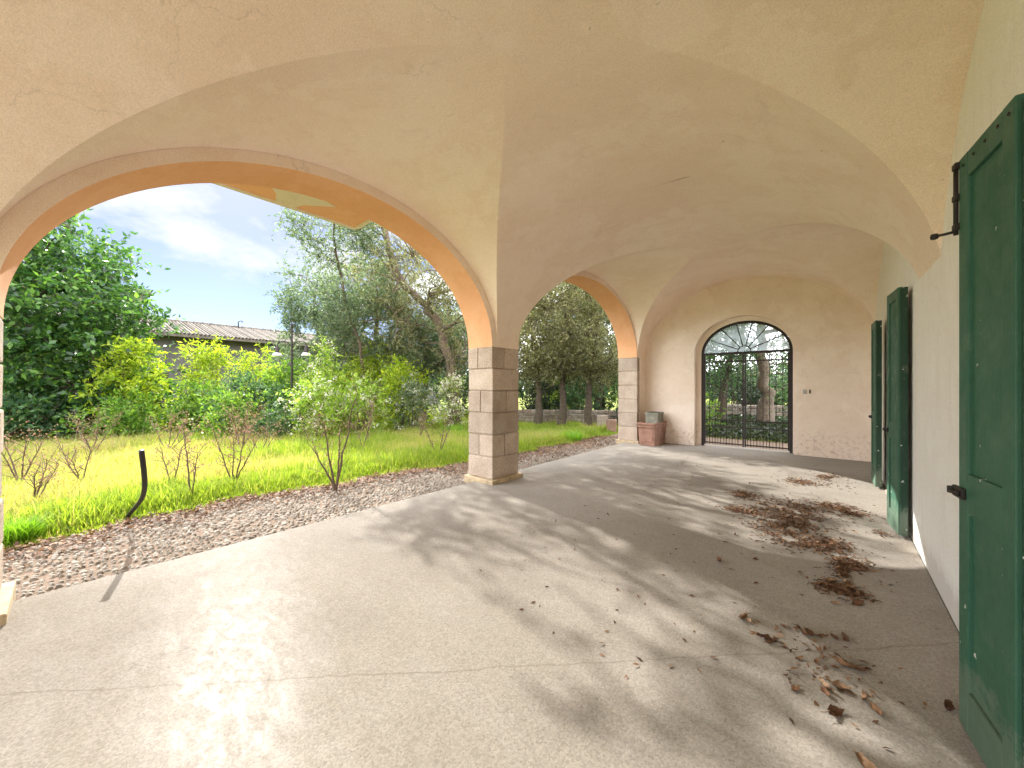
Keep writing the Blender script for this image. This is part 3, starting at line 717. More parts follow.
# through the gate
tree('garden_tree', (-3.05, 14.6), [(.1, 0, 1.2), (.3, .1, 2.4), (.5, .1, 3.6)], [((-.2, 0, 2.6), (1.2, 1.2, 1.1), .6), ((.4, 0, 4.0), (1.3, 1.3, .9), .4)],
     L['teal'], M['bark_dark'], 'dark leaved tree behind the iron gate, on the planter side', 'tree', 100, .35, 10, 9, .11, .2, .15, .3)
tree('pale_trunk_tree', (-1.75, 15.6), [(-.05, 0, 1.3), (-.25, .1, 2.6), (-.1, .2, 4.2)], [((0, .2, 4.2), (1.7, 1.5, 1.1), .75), ((.3, .4, 2.4), (1.2, .9, .8), .25)],
     L['olive_cool'], M['bark'], 'thick pale trunked tree behind the iron gate, its bark bare', 'tree', 64, .35, 9, 9, .10, .18, .22, .3)
tree('garden_tree', (-.45, 13.4), [(0, 0, 1), (.1, 0, 2), (.1, 0, 3)], [((.0, 0, 1.9), (.75, .9, 1.3), .8), ((.1, 0, 3.3), (.8, .8, .6), .2)],
     L['teal'], M['bark_dark'], 'dense green shrubby tree behind the gate on the side of the doorbell', 'tree', 60, .32, 10, 9, .10, .2, .08, .3)
tree('evergreen_tree', (-3.6, 22), [(0, 0, 2), (0, .1, 4), (.1, 0, 5)], [((0, 0, 2.4), (3.4, 1.6, 2.0), 1)],
     L['dark'], M['bark_dark'], 'low dark evergreen at the back of the gate view', 'tree', 100, .45, 11, 8, .15, .22, .16, .3)

# shrubs ---------------------------------------------------------------
bush('bamboo_clump', (-17.7, 3.3), 3.3, .75, L['yellow'], 'yellow green bamboo clump with arching tops in front of the barn', 34, 12, 9, .17, .11, .26, droop=.45, cat='bamboo', lmin=.35, lmax=.75)
bush('bamboo_clump', (-17.2, 4.6), 3.3, .6, L['yellow'], 'narrow yellow green bamboo in front of the barn beside the garden lamp', 26, 12, 9, .17, .11, .26, droop=.45, cat='bamboo', lmin=.35, lmax=.75)
bush('bamboo_clump', (-13.4, 7.45), 3.3, .8, L['yellow'], 'bright yellow bamboo clump under the grey green tree', 30, 12, 9, .16, .11, .26, droop=.4, cat='bamboo', lmin=.3, lmax=.7)
bush('shrub', (-15.9, 1.2), 2.85, .85, L['yellow'], 'tall yellow green shrub against the flank of the broadleaf tree', 40, 12, 9, .14, .2, .32)
bush('shrub', (-11.6, 7.6), 2.55, .95, L['yellow'], 'yellow leaved shrub close beside the leaning olive trunk', 32, 12, 9, .12, .2, .3)
bush('shrub', (-13.9, 3.6), 1.9, 1.0, L['teal'], 'dark bushy shrub at the middle of the meadow border', 30, 12, 9, .12, .22, .3)
bush('shrub', (-15.3, 2.5), 1.75, 1.0, L['mid'], 'low mid green shrub between the broadleaf tree and the dark shrub', 30, 12, 9, .12, .22, .3)
bush('shrub', (-14.9, 1.0), 1.2, .9, L['mid'], 'spreading green shrub at the foot of the tall yellow green shrub', 26, 12, 9, .12, .22, .3)
bush('shrub', (-15.2, 5.2), 2.5, 1.0, L['mid'], 'leafy green shrub rising behind the garden lamp', 36, 12, 9, .12, .2, .3)
bush('flowering_shrub', (-12.6, 5.3), 3.0, .6, L['pale'], 'tall airy pale green shrub between the garden lamp and the grey green tree', 32, 11, 9, .10, .2, .28, 90)
bush('flowering_shrub', (-11.0, 5.75), 1.75, .8, L['pale'], 'pale shrub dotted with white blossom behind the forked dry weed', 30, 11, 9, .10, .22, .28, 110)
bush('flowering_shrub', (-11.2, 4.45), 1.8, .75, L['pale'], 'white flowering shrub below the garden lamp', 30, 11, 9, .10, .22, .28, 150)
bush('shrub', (-11.7, 3.75), .95, .6, L['teal'], 'small blue green shrub at the edge of the meadow grass', 18, 11, 9, .09, .22, .22)
bush('shrub', (-12.6, 2.9), 1.35, .75, L['mid'], 'rounded green shrub behind the dry red weeds', 22, 11, 9, .10, .22, .26)
bush('shrub', (-10.7, 7.4), 1.9, .7, L['olive_cool'], 'grey green bush at the foot of the leaning olive', 24, 11, 9, .09, .2, .26, 60)
bush('flowering_shrub', (-9.9, 8.3), 1.9, .42, L['pale'], 'slim whitish shrub growing against the leaning olive trunk', 16, 10, 9, .08, .2, .22, 200)
bush('shrub', (-15.6, 6.6), 2.6, 1.1, L['mid'], 'broad green shrub in the second row behind the bright bamboo', 34, 11, 9, .12, .2, .32)
bush('shrub', (-16.6, -1.0), 1.6, 1.5, L['teal'], 'dark leafy undershrub at the foot of the broadleaf tree', 44, 12, 9, .13, .24, .34)
bush('shrub', (-17.2, 10.8), 2.6, 1.6, L['teal'], 'shaded blue green shrub behind the two slim olives', 40, 11, 8, .13, .22, .36)
bush('shrub', (-6.0, 13.2), .75, .35, L['dark'], 'dark little shrub by the end of the rubble wall', 12, 10, 8, .08, .22, .18)
bush('shrub', (-6.3, 15.2), 1.7, .8, L['mid'], 'green shrub showing over the end of the rubble wall', 20, 10, 8, .10, .22, .28)
bush('shrub', (-9.9, 14.4), 1.3, .9, L['pale'], 'pale scrub behind the rubble wall beside the middle pillar', 22, 10, 8, .10, .22, .28)
bush('shrub', (-3.35, 12.6), 1.35, .55, L['mid'], 'bright green shrub low behind the gate on the planter side', 18, 10, 8, .10, .22, .24)

bush('shrub', (-11.6, 15.2), 2.9, 1.6, L['dark'], 'dark undergrowth far behind the rubble wall next to the middle pillar', 44, 11, 8, .13, .22, .36)
bush('shrub', (-11.2, 18.2), 3.0, 1.6, L['mid'], 'tall green undergrowth in the last row beyond the rubble wall', 44, 11, 8, .14, .22, .4)
bush('shrub', (-9.2, 15.6), 2.7, 1.4, L['dark'], 'dense shaded undergrowth behind the middle of the rubble wall', 40, 11, 8, .13, .22, .36)
bush('shrub', (-7.2, 16.6), 2.7, 1.4, L['teal'], 'green undergrowth far behind the far end of the rubble wall', 40, 11, 8, .13, .22, .36)
bush('shrub', (-14.2, 12.6), 2.6, 1.5, L['teal'], 'low shaded shrub between the slim olives and the middle pillar', 36, 11, 8, .13, .22, .36)
bush('shrub', (-16.4, 7.9), 2.9, 1.2, L['mid'], 'rounded green shrub in the back row under the grey green tree', 40, 11, 9, .12, .22, .34)
bush('shrub', (-19.3, 6.2), 2.5, 1.1, L['yellow'], 'yellow green shrub close to the barn behind the lamp', 36, 11, 9, .13, .22, .34)
bush('shrub', (-14.4, 6.2), 2.2, .9, L['yellow'], 'bright yellow green shrub between the lamp and the bright bamboo', 32, 11, 9, .11, .22, .3)
bush('shrub', (-.6, 18.6), 2.4, 1.3, L['teal'], 'big blue green shrub behind the pale trunk in the gate view', 40, 11, 8, .13, .22, .36)
bush('shrub', (-3.4, 18.3), 2.5, 1.2, L['dark'], 'dark tall shrub behind the planter side of the gate', 40, 11, 8, .13, .22, .36)
bush('shrub', (-9.7, 13.2), 1.9, .9, L['dark'], 'dark shrub directly behind the rubble wall by the nearest olive trunk', 30, 11, 8, .11, .22, .3)
bush('shrub', (-8.2, 14.2), 1.9, .9, L['teal'], 'shaded shrub directly behind the rubble wall by the middle olive trunk', 30, 11, 8, .11, .22, .3)
bush('shrub', (-12.2, 12.3), 2.1, 1.0, L['dark'], 'dark shrub filling the gap beside the middle stone pillar', 32, 11, 8, .11, .22, .3)
bush('shrub', (-2.2, 19.5), 1.9, 1.3, L['dark'], 'dark shrub in front of the rear rubble wall in the gate view', 36, 11, 8, .13, .22, .36)

# dry weeds at the grass edge ---------------------------------------------
def weed(base, stems, label, seeds=60, leafy=0, name='dry_weed', thick=.013):
    root = empty(name, (*base, -.06), label, 'weed', 'dry weeds at the meadow edge'); m = MB(); C = []
    for (dx, dy, h) in stems:
        q = limb(m, (0, 0, 0), (dx, dy, h), thick, thick*.3, .07, 8, 6)
        for p in q[3:]:
            for _ in range(2):
                e = p + rng.normal(size=3)*np.array([.1, .1, .05]) + np.array([0, 0, .14]); m.tube([p, (p+e)/2 + rng.normal(size=3)*.01, e], [.004, .003, .0015], 4, cap=False); C.append(e); C.append((p+e)/2)
    m.build('stem', M['twig'], root)
    C = np.array(C); C = np.repeat(C, max(2, seeds//len(C)), 0) + rng.normal(size=(len(C)*max(2, seeds//len(C)), 3))*.03
    leaves('seed_sprays', C, unit(len(C)) + np.array([0, 0, .4]), .028, .35, L['dryseed'], root)
    if leafy:
        C = np.stack([rng.normal(0, .14, leafy), rng.normal(0, .14, leafy), rng.uniform(.3, stems[0][2], leafy)], 1)
        leaves('foliage', C, unit(leafy) + np.array([0, 0, .5]), .05, .25, L['pale'], root)
    return root
weed((-5.36, 2.43), [(.10, .30, 1.38), (-.08, -.12, .95), (0, .05, .8), (-.2, -.25, .6)], 'tall forked dry weed with two thick dark stems at the cobble edge', 130, 0, thick=.02)
weed((-6.9, 1.6), [(.08, .22, .95), (-.1, -.2, .85), (0, .0, .7), (.1, .3, .75)], 'bushy reddish dry weed between the black hose and the forked weed', 420)
weed((-6.35, 1.0), [(.05, -.08, .95), (-.1, .1, .6)], 'single upright dry weed just beyond the black hose', 200)
weed((-7.3, .95), [(.1, .1, .6), (-.1, -.1, .5)], 'small dry weed close behind the black hose', 80)
weed((-8.6, .1), [(.1, .1, .55), (-.1, -.2, .6), (.2, -.1, .4)], 'low twiggy weed in the grass between hose and grass tuft', 160)
weed((-9.4, -.5), [(.1, .1, .75), (-.2, -.2, .8), (.2, -.2, .6), (0, .2, .6)], 'reddish twiggy weed in the grass behind the bright tuft', 340)
weed((-10.6, 2.6), [(.1, .1, .95), (-.3, -.2, .9), (.3, -.2, .8), (0, .4, .9)], 'pinkish dry weed patch in front of the rounded green shrub', 620)
weed((-9.8, 3.9), [(.1, .1, .7), (-.3, -.2, .6), (.3, .3, .6)], 'pinkish dry weed in front of the small blue green shrub', 340)
weed((-6.3, 5.0), [(.15, .25, .75), (-.1, -.25, .6), (.1, .05, .6)], 'spindly weed leaning beside the middle stone pillar', 50)
weed((-9.6, 5.2), [(.1, .1, 1.0), (-.2, .3, 1.1)], 'tall pinkish weed before the white blossom shrub', 260)

weed((-11.4, 1.4), [(.1, .1, .8), (-.3, -.2, .7), (.3, .3, .75), (0, .5, .6)], 'low pinkish weed tangle before the spreading green shrub', 420)
weed((-12.2, .3), [(.1, .1, .9), (-.3, -.3, .8), (.3, -.2, .7), (-.2, .4, .8)], 'brownish weed tangle before the dark leafy undershrub', 420)
weed((-9.2, 2.6), [(.1, .1, .6), (-.2, -.2, .55), (.2, .3, .6)], 'short dry weed out in the middle of the meadow', 240)
weed((-8.3, 4.4), [(.1, .1, .65), (-.2, -.1, .6)], 'thin dry weed in the sunny meadow beyond the forked weed', 160)
weed((-8.9, 6.4), [(.1, .1, .7), (-.2, .2, .65), (.2, 0, .5)], 'dry weed in the shaded meadow near the grey green bush', 200)
weed((-7.6, -.3), [(.1, .1, .5), (-.2, .2, .45), (.2, 0, .4)], 'small brown weed just behind the bright grass tuft', 160)

# grass --------------------------------------------------------------------
def blades(name, P, h, w, mat, lean=.35, rnd=None, parent=None):
    n = len(P); a = rng.random(n)*2*math.pi; dirv = np.stack([np.cos(a), np.sin(a), np.zeros(n)], 1)
    side = np.stack([-np.sin(a), np.cos(a), np.zeros(n)], 1); h = h[:, None]; l = (rng.random((n, 1))*lean + .05)*h
    z = np.array([0, 0, 1.0]); w = (w*rng.uniform(.7, 1.3, n)*(1 if np.isscalar(w) else 1))[:, None]
    m_ = P + z*h*.55 + dirv*l*.35; t = P + z*h*.95 + dirv*l
    V = np.stack([P - side*w, P + side*w, m_ - side*w*.75, m_ + side*w*.75, t - side*w*.08, t + side*w*.08], 1).reshape(-1, 3)
    i = np.arange(n)[:, None]*6; F = np.concatenate([i + np.array([0, 1, 3, 2]), i + np.array([2, 3, 5, 4])])
    q = rng.random(n) if rnd is None else rnd
    return np_mesh(name, V, F, mat, parent, np.concatenate([q, q]))
def vnoise(x, y, s, seed=0):       # cheap smooth value noise
    r = np.random.default_rng(seed).random((64, 64)); x = x/s; y = y/s; i = np.floor(x).astype(int); j = np.floor(y).astype(int); u = x-i; v = y-j
    u = u*u*(3-2*u); v = v*v*(3-2*v); g = lambda a, b: r[a % 64, b % 64]
    return (g(i, j)*(1-u)+g(i+1, j)*u)*(1-v) + (g(i, j+1)*(1-u)+g(i+1, j+1)*u)*v
N = 520000
x = -5.2 - 11.5*rng.random(N)**1.35; y = rng.uniform(-3.2, 14.5, N)
ok = (x < edge_x(y) - .02 - .25*vnoise(x, y, .12, 5)**3) & ~((x > -4.9) | ((y > 10) & (x > -4.9)))
dn = vnoise(x, y, 1.1, 1); ok &= rng.random(N) < .45 + .75*dn
x, y = x[ok], y[ok]; dn = vnoise(x, y, .8, 2)*.6 + vnoise(x, y, .25, 3)*.4
edge = np.clip((edge_x(y) - x)/.5, .35, 1)
h = (.09 + .18*dn**1.3)*edge*rng.uniform(.6, 1.35, len(x)); tall = rng.random(len(x)) < .035; h = np.where(tall, h*1.9, h)
dry = np.clip(vnoise(x, y, 1.3, 4)*1.6 - .52 + np.clip((1.5-y)*.09, -.3, .28) + np.clip((-x-7.5)*.05, -.1, .25)*(y < 3.5), 0, .9)
rv = np.where((rng.random(len(x)) < dry) | (tall & (rng.random(len(x)) < .45)), rng.uniform(.62, 1, len(x)), np.clip(rng.beta(2, 2.5, len(x))*.72, 0, 1))
gr = blades('grass', np.stack([x, y, np.full(len(x), -.075)], 1), h, np.where(tall, .0032, .0058), L['grass'], .75, rv)
tag(gr, 'sunlit yellow green meadow grass beside the cobbles', 'grass', kind='stuff')
def tuft(loc, n, h, r, label):
    a = rng.random(n)*2*math.pi; rr = r*np.sqrt(rng.random(n)); P = np.stack([rr*np.cos(a), rr*np.sin(a), np.zeros(n)], 1)
    o = blades('grass_tuft', P, rng.uniform(.5, 1.1, n)*h, .005, L['tuft'], 1.0); o.location = (*loc, -.07); return tag(o, label, 'grass tuft')
tuft((-5.86, -.33), 800, .24, .13, 'bright green grass tuft at the foot of the nearest stone pillar')
tuft((-5.55, 9.0), 700, .3, .3, 'fresh green grass tuft in front of the far arch')
tuft((-9.3, 7.9), 500, .35, .35, 'shaded green grass tuft under the leaning olive')
# ivy ground cover beyond the gate
n = 26000; x = rng.uniform(-4.4, 1.6, n); y = rng.uniform(12.2, 21, n)
P = np.stack([x, y, .0 + .32*vnoise(x, y, .9, 8)*np.clip((y-12.2)*.6, 0, 1) + rng.uniform(-.05, .06, n)], 1)
tag(leaves('ivy', P, unit(n)*np.array([1, 1, .4]) + np.array([0, 0, .25]), .10, .32, L['ivy']), 'dark ivy ground cover beyond the iron gate', 'ivy', kind='stuff')
m = MB(); m.grid([[(x_, y_, -.06) for x_ in (-4.3, 1.6)] for y_ in (10.25, 12.3)], False); tag(m.build('footpath', M['bed']), 'earth path just outside the iron gate', 'path', kind='structure')

# far line of trees closing the horizon
n = 5200; a = rng.uniform(R(95), R(275), n) ; rad = rng.uniform(50, 62, n); top = 2.2 + 2.2*vnoise(a*9, a*0+3, .5, 21)
a2 = np.concatenate([a, rng.uniform(R(70), R(95), 900)]); rad = np.concatenate([rad, rng.uniform(50, 60, 900)]); top = np.concatenate([top, np.full(900, 3.4)])
P = np.stack([-4 + rad*np.cos(a2), 5 + rad*np.sin(a2), rng.random(len(a2))**.8*top], 1)
tag(leaves('treeline', P, unit(len(P)), 1.5, .38, L['teal']), 'far low line of trees closing the horizon behind the garden', 'trees', kind='stuff')

# garden rubble wall seen through the far arch ------------------------------
def rubble_wall(a, b, h, th, label):
    a, b = np.array(a), np.array(b); L_ = np.linalg.norm(b-a); root = empty('garden_wall', (a[0], a[1], -.07), label, 'wall', rz=math.atan2(b[1]-a[1], b[0]-a[0]))
    m = MB(); m.box(0, L_, -th*.4, th*.4, 0, h-.03); m.build('core', M['bed'], root)
    s = MB(); z = 0
    while z < h-.08:
        hh = random.uniform(.09, .16); hh = min(hh, h-z); x_ = 0
        while x_ < L_:
            w = random.uniform(.12, .32); s.bevbox(x_+.006, min(x_+w, L_)-.004, -th/2-random.uniform(0, .03), th/2+random.uniform(0, .03), z+.005, z+hh-.005, .022, 2, .012); x_ += w
        z += hh
    s.build('stones', M['rubble'], root); return root
rubble_wall((-10.7, 11.0), (-5.6, 14.2), .62, .36, 'low grey rubble wall behind the olive row beyond the far arch')
rubble_wall((-4.6, 16.9), (1.4, 17.6), .8, .36, 'low rubble wall at the back of the ivy behind the gate')
m = MB()
def block(c, s, a):
    bm = MB(); bm.bevbox(-s[0]/2, s[0]/2, -s[1]/2, s[1]/2, 0, s[2], .03, 3, .02)
    return bm
o = block(None, (.32, .26, .42), 0).build('boulder', M['brick'], None, (-5.55, 11.5, -.07)); o.rotation_euler.z = .4
tag(o, 'brown stone block set at the end of the cobbles near the far pillar', 'stone')
o = block(None, (.26, .3, .5), 0).build('boulder', M['rubble'], None, (-6.25, 12.2, -.07)); o.rotation_euler.z = -.3
tag(o, 'upright grey stone block in front of the rubble wall end', 'stone')

# terracotta planter and grey trough --------------------------------------
def planter(name, loc, sx, sy, h, mat, label, cat, wall=.035, rim=True, rz=0):
    root = empty(name, loc, label, cat, rz=rz); m = MB(); tp = .88
    def ring(fx, z): return [(-sx/2*fx, -sy/2*fx, z), (sx/2*fx, -sy/2*fx, z), (sx/2*fx, sy/2*fx, z), (-sx/2*fx, sy/2*fx, z)]
    prof = [(tp, 0), (tp+.005, .03), (.955, h-.13), (.955, h-.125), (1.0, h-.115), (1.03, h-.10), (1.03, h-.075), (1.0, h-.065), (1.0, h-.055), (1.06, h-.04), (1.06, h-.005), (1.05, h), (.9, h), (.88, h-.02), (.86, h-.08)] if rim else [(1, 0), (1, h-.01), (.99, h), (.88, h), (.86, h-.06)]
    vs = []; fs = []
    for f_, z in prof: vs += ring(f_, z)
    for i in range(len(prof)-1):
        for k in range(4): fs.append((i*4+k, i*4+(k+1) % 4, (i+1)*4+(k+1) % 4, (i+1)*4+k))
    fs.append((3, 2, 1, 0)); m.add(vs, fs)
    if rim:
        for sgn in (-1, 1): m.bevbox(-sx*.36, sx*.36, sgn*sy*.472-.006, sgn*sy*.472+.006, h*.2, h*.68, .004)
        m.bevbox(sx*.462, sx*.475, -sy*.36, sy*.36, h*.2, h*.68, .004)
    m.build('trough', mat, root)
    s_ = MB(); s_.add(ring(.862, h-.075), [(0, 1, 2, 3)]); s_.build('earth', M['soil'], root); return root
planter('planter', (-3.44, 9.36, .002), .41, .80, .55, M['terracotta'], 'long terracotta planter with moulded rim against the far stone pillar', 'planter')
tb = MB(); tb.bevbox(-.15, .15, -.2, .2, 0, .31, .012); tb.bevbox(-.165, .165, -.215, .215, .265, .31, .008)
tb = tb.build('cement_pot', M['grey_pot'], None, (-3.43, 9.48, .48)); tag(tb, 'mossy grey cement pot sitting in the terracotta planter', 'pot')

# garden lamp ---------------------------------------------------------------
lp = empty('garden_lamp', (-13.67, 4.75, -.07), 'slim black garden lamp post with two hanging white shades', 'street lamp')
m = MB(); m.tube([(0, 0, 0), (0, 0, 1.0), (0, 0, 3.5), (0, 0, 3.72)], [.05, .035, .028, .012], 10); m.lathe([(0, 0), (.045, .02), (.02, .06), (.05, .1), (0, .17)], (0, 0, 3.45), 12)
m.build('post', M['iron'], lp)
ux, uy = .759, .651
for s in (-1, 1):
    m = MB(); m.tube([(0, 0, 2.85), (s*.18*ux, s*.18*uy, 3.0), (s*.38*ux, s*.38*uy, 3.02), (s*.48*ux, s*.48*uy, 2.9)], .014, 8)
    m.tube([(0, 0, 3.3), (s*.1*ux, s*.1*uy, 3.36), (s*.2*ux, s*.2*uy, 3.3), (s*.16*ux, s*.16*uy, 3.2)], .009, 6)
    a = m.build('arm', M['iron'], lp)
    m = MB(); m.lathe([(0, .28), (.03, .27), (.04, .2), (.07, .17), (.06, .06), (.105, 0), (.10, -.005), (0, .02)], (s*.48*ux, s*.48*uy, 2.62), 16); c = m.build('lamp_cap', M['iron'], lp)
    m = MB(); m.lathe([(.10, 0), (.155, -.08), (.15, -.095), (.11, -.10), (0, -.10)], (s*.48*ux, s*.48*uy, 2.625), 18); m.build('lamp_shade', M['white_glass'], lp)

# black hose stub --------------------------------------------------------------
P = [(-5.99, .40, -.09), (-5.90, .41, .0), (-5.68, .45, .13), (-5.42, .475, .27), (-5.17, .47, .43), (-4.97, .445, .63), (-4.86, .42, .82)]
def cat(P, n=6):
    P = [np.array(p) for p in P]; P = [2*P[0]-P[1]] + P + [2*P[-1]-P[-2]]; out = []
    for i in range(1, len(P)-2):
        for k in range(n):
            t = k/n; out.append(.5*(2*P[i] + (P[i+1]-P[i-1])*t + (2*P[i-1]-5*P[i]+4*P[i+1]-P[i+2])*t*t + (3*P[i]-P[i-1]-3*P[i+1]+P[i+2])*t**3))
    out.append(P[-2]); return out
m = MB(); m.tube(cat(P), .021, 12); tag(m.build('hose', M['hose']), 'bent black hose stub rising out of the grass edge', 'hose')

# barn and house beyond the garden --------------------------------------------
barn = empty('barn', (-29, 6, -.07), 'long dark barn with weathered tiled roof behind the bamboo', 'barn')
m = MB(); m.box(-4, 4, -9, 14, 0, 4.15); m.build('wall', M['barn'], barn)
m = MB(); nn = 2; x0 = 4.6
m.add([(x0, -9.5, 3.98), (x0, 14.5, 3.98), (0, 14.5, 5.12), (0, -9.5, 5.12), (-x0, -9.5, 3.98), (-x0, 14.5, 3.98), (x0, -9.5, 4.12), (x0, 14.5, 4.12), (0, 14.5, 5.26), (0, -9.5, 5.26), (-x0, -9.5, 4.12), (-x0, 14.5, 4.12)],
      [(0, 1, 2, 3), (3, 2, 5, 4), (6, 9, 8, 7), (9, 10, 11, 8), (0, 6, 7, 1), (4, 5, 11, 10), (0, 3, 9, 6), (3, 4, 10, 9), (1, 7, 8, 2), (2, 8, 11, 5)])
rf = m.build('roof', M['roof'], barn)
m = MB()
for i in range(150):
    yb_ = -9.4 + i*.16; m.tube([(x0+.02, yb_, 4.13), (.05, yb_, 5.28)], .055, 6, cap=False)
m.build('tiles', M['roof'], rf)
m = MB()
for i in range(60):
    yb_ = -9.3 + i*.4; m.tube([(0, yb_, 5.31), (0, yb_+.38, 5.29)], [.13, .11], 8)
m.build('ridge', M['roof'], rf)
m = MB(); m.tube([(.2, .9, 5.2), (.2, .9, 5.65), (.2, 1.05, 5.75), (.2, 1.15, 5.65)], .035, 8); m.build('vent_pipe', M['iron'], rf)
for yb_ in (-4, 0, 4, 8): MB().box(4.0, 4.02, yb_, yb_+1.1, 0, 2.2).build('door', M['bark_dark'], barn)
tw = empty('brick_outbuilding', (-36, .75, -.07), 'brown brick outbuilding just showing above the barn beside the tree', 'building')
m = MB(); m.box(-2.2, 2.2, -2.5, 2.2, 0, 7.5); m.build('wall', M['brick'], tw)
m = MB(); m.bevbox(-2.6, 2.6, -2.9, 2.6, 7.5, 7.75, .03); m.add([(-2.7, -3, 7.75), (2.7, -3, 7.75), (2.7, 2.7, 7.75), (-2.7, 2.7, 7.75), (0, -.15, 8.2)], [(0, 1, 4), (1, 2, 4), (2, 3, 4), (3, 0, 4)]); m.build('roof', M['roof'], tw)

# dead leaves on the terrace -------------------------------------------------
def leaf_mesh(k):
    r2 = random.Random(k); n, m_ = 9, 7; V = []; Fs = []; L_ = .085; curl = r2.uniform(3, 11); roll = r2.uniform(4, 22)
    for i in range(n):
        t = i/(n-1); w = .027*math.sin(math.pi*min(1, t*.93+.05))**.8
        for j in range(m_):
            s = (j/(m_-1)-.5)*2; y_ = s*w; x_ = (t-.5)*L_
            z = curl*x_*x_ + roll*y_*y_*(.6+.8*t) + .005*math.sin(9*t+3*s+k) + .0045*math.sin(17*t-6*s+2*k) + r2.gauss(0, .0012); y_ *= 1 - .35*abs(math.sin(5*t+k))*abs(s)
            V.append((x_, y_*math.cos(min(1.2, roll*abs(y_)*1.4)), z))
    for i in range(n-1):
        for j in range(m_-1): Fs.append((i*m_+j, i*m_+j+1, (i+1)*m_+j+1, (i+1)*m_+j))
    mb = MB(); mb.add(V, Fs, True); mb.tube([(-L_/2, 0, curl*L_*L_/4+.001), (-L_/2-.015, .002, .006), (-L_/2-.032, .006, .004)], [.0016, .0013, .001], 5)
    me = bpy.data.meshes.new('dead_leaf'); me.from_pydata(mb.v, [], mb.f); me.update(); me.polygons.foreach_set('use_smooth', mb.sm); me.materials.append(M['dead']); return me
LM = [leaf_mesh(k) for k in range(9)]
def dead(x, y, s, rz, tilt, label, k, z=.004, group='dead leaves blown onto the terrace'):
    o = bpy.data.objects.new('dead_leaf', LM[k % 9]); col.objects.link(o); o.scale = (s, s, s); o.rotation_euler = (tilt, random.uniform(-.25, .25), rz); o.location = (x, y, z + .014*abs(math.sin(tilt))*s)
    return tag(o, label, 'leaf', group)
G = 'brown curled dead leaf in the drift along the house wall'
special = [(-.412, 2.64, 1.0, 'crumpled brown dead leaf lying alone apart from the leaf row', .9), (.375, 2.492, .95, 'reddish dead leaf at the foot of the big green shutter', .5),
           (-.042, 2.279, .9, 'pale tan dead leaf standing up among darker ones', 1.1), (.092, 1.907, 1.0, 'pale dead leaf nearest the camera on the concrete', .3)]
for i, (x_, y_, s, lab, tl) in enumerate(special): dead(x_, y_, s, random.uniform(0, 6.28), tl, lab, i)
spots = [(-.43, 2.66), (-.39, 2.62), (-.23, 2.70), (-.20, 2.71), (-.17, 2.735), (-.14, 2.70), (-.10, 2.72), (-.055, 2.73), (0, 2.77), (.05, 2.79), (-.29, 2.51), (-.265, 2.48), (-.18, 2.475), (-.14, 2.44), (-.18, 2.25), (-.165, 2.21), (-.14, 2.18),
         (-.03, 2.24), (.01, 2.32), (0, 2.48), (.04, 2.51), (.07, 2.53), (.10, 2.31), (.14, 2.26), (-.07, 2.47), (0, 2.13), (.0, 4.03), (.14, 3.83), (.07, 3.50), (-.02, 3.48), (.03, 3.45), (-.07, 3.46), (-.72, 4.10), (-.75, 3.83), (.11, 3.30), (.0, 3.21), (-.70, 3.39), (-.49, 3.61),
         (.06, 3.6), (.10, 3.55), (.02, 3.4), (.09, 3.42), (-.03, 3.55), (.12, 3.9), (.05, 3.95)]
for i, (x_, y_) in enumerate(spots): dead(x_, y_, random.choice((.35, .5, .65, .8, 1.0))*random.uniform(.85, 1.1), random.uniform(0, 6.28), random.uniform(-1.2, 1.2), G, i)
# fine litter: thousands of small leaves and needles
blobs = [(-.39, 7.03, .22, .25), (-.06, 7.65, .2, .3), (-.9, 5.7, .16, .2), (-.57, 5.2, .3, .3), (-.32, 5.65, .3, .3), (0, 5.8, .22, .25), (.12, 5.7, .15, .2), (-.8, 4.95, .2, .12), (-.28, 5.0, .3, .3), (-.41, 4.53, .28, .25), (-.22, 4.25, .28, .22), (-.03, 4.4, .15, .2), (.09, 4.0, .12, .2), (.03, 3.45, .14, .12), (-.3, 5.3, .35, .4), (-.35, 4.8, .3, .3), (.1, 3.8, .12, .15), (.35, 5.05, .08, .1), (-.1, 7.0, .3, .2), (-.12, 2.6, .25, .12), (0, 2.3, .2, .15)]
C = []
for i, (bx, by, sx, sy) in enumerate(blobs):
    k = 430 if i < 17 else 60
    C.append(np.stack([rng.normal(bx, sx*.5, k), rng.normal(by, sy*.5, k), rng.uniform(.002, .012, k)], 1))
k = 420; C.append(np.stack([rng.uniform(-2.6, .45, k), rng.uniform(1.6, 9, k), np.full(k, .003)], 1))
C = np.concatenate(C); C = C[(C[:, 0] < .5)]
keep = vnoise(C[:, 0], C[:, 1], .16, 11) > .26; C = C[keep]
d = unit(len(C))*np.array([1, 1, .25])
li = leaves('leaf_litter', C, d, .042, .17, L['litter'], None, None, .2, 1.0); tag(li, 'drift of fine dry brown leaf litter along the terrace', 'leaf litter', kind='stuff')
# leaf debris and earth crumbs along the grass edge
k = 6500; y = rng.uniform(-1.2, 10.5, k); x = edge_x(y) + np.abs(rng.normal(0, .30, k)) - .08 + np.where(y > 4, rng.uniform(0, .8, k)*(rng.random(k) < .5), 0)
C = np.stack([x, y, np.full(k, -.045) + rng.uniform(0, .02, k)], 1); C = C[C[:, 0] < XE - .05]
li = leaves('leaf_litter', C, unit(len(C))*np.array([1, 1, .3]), .05, .25, L['litter'], None, None, .2, .8); tag(li, 'brown leaf crumbs scattered along the grass edge of the cobbles', 'leaf litter', kind='stuff')

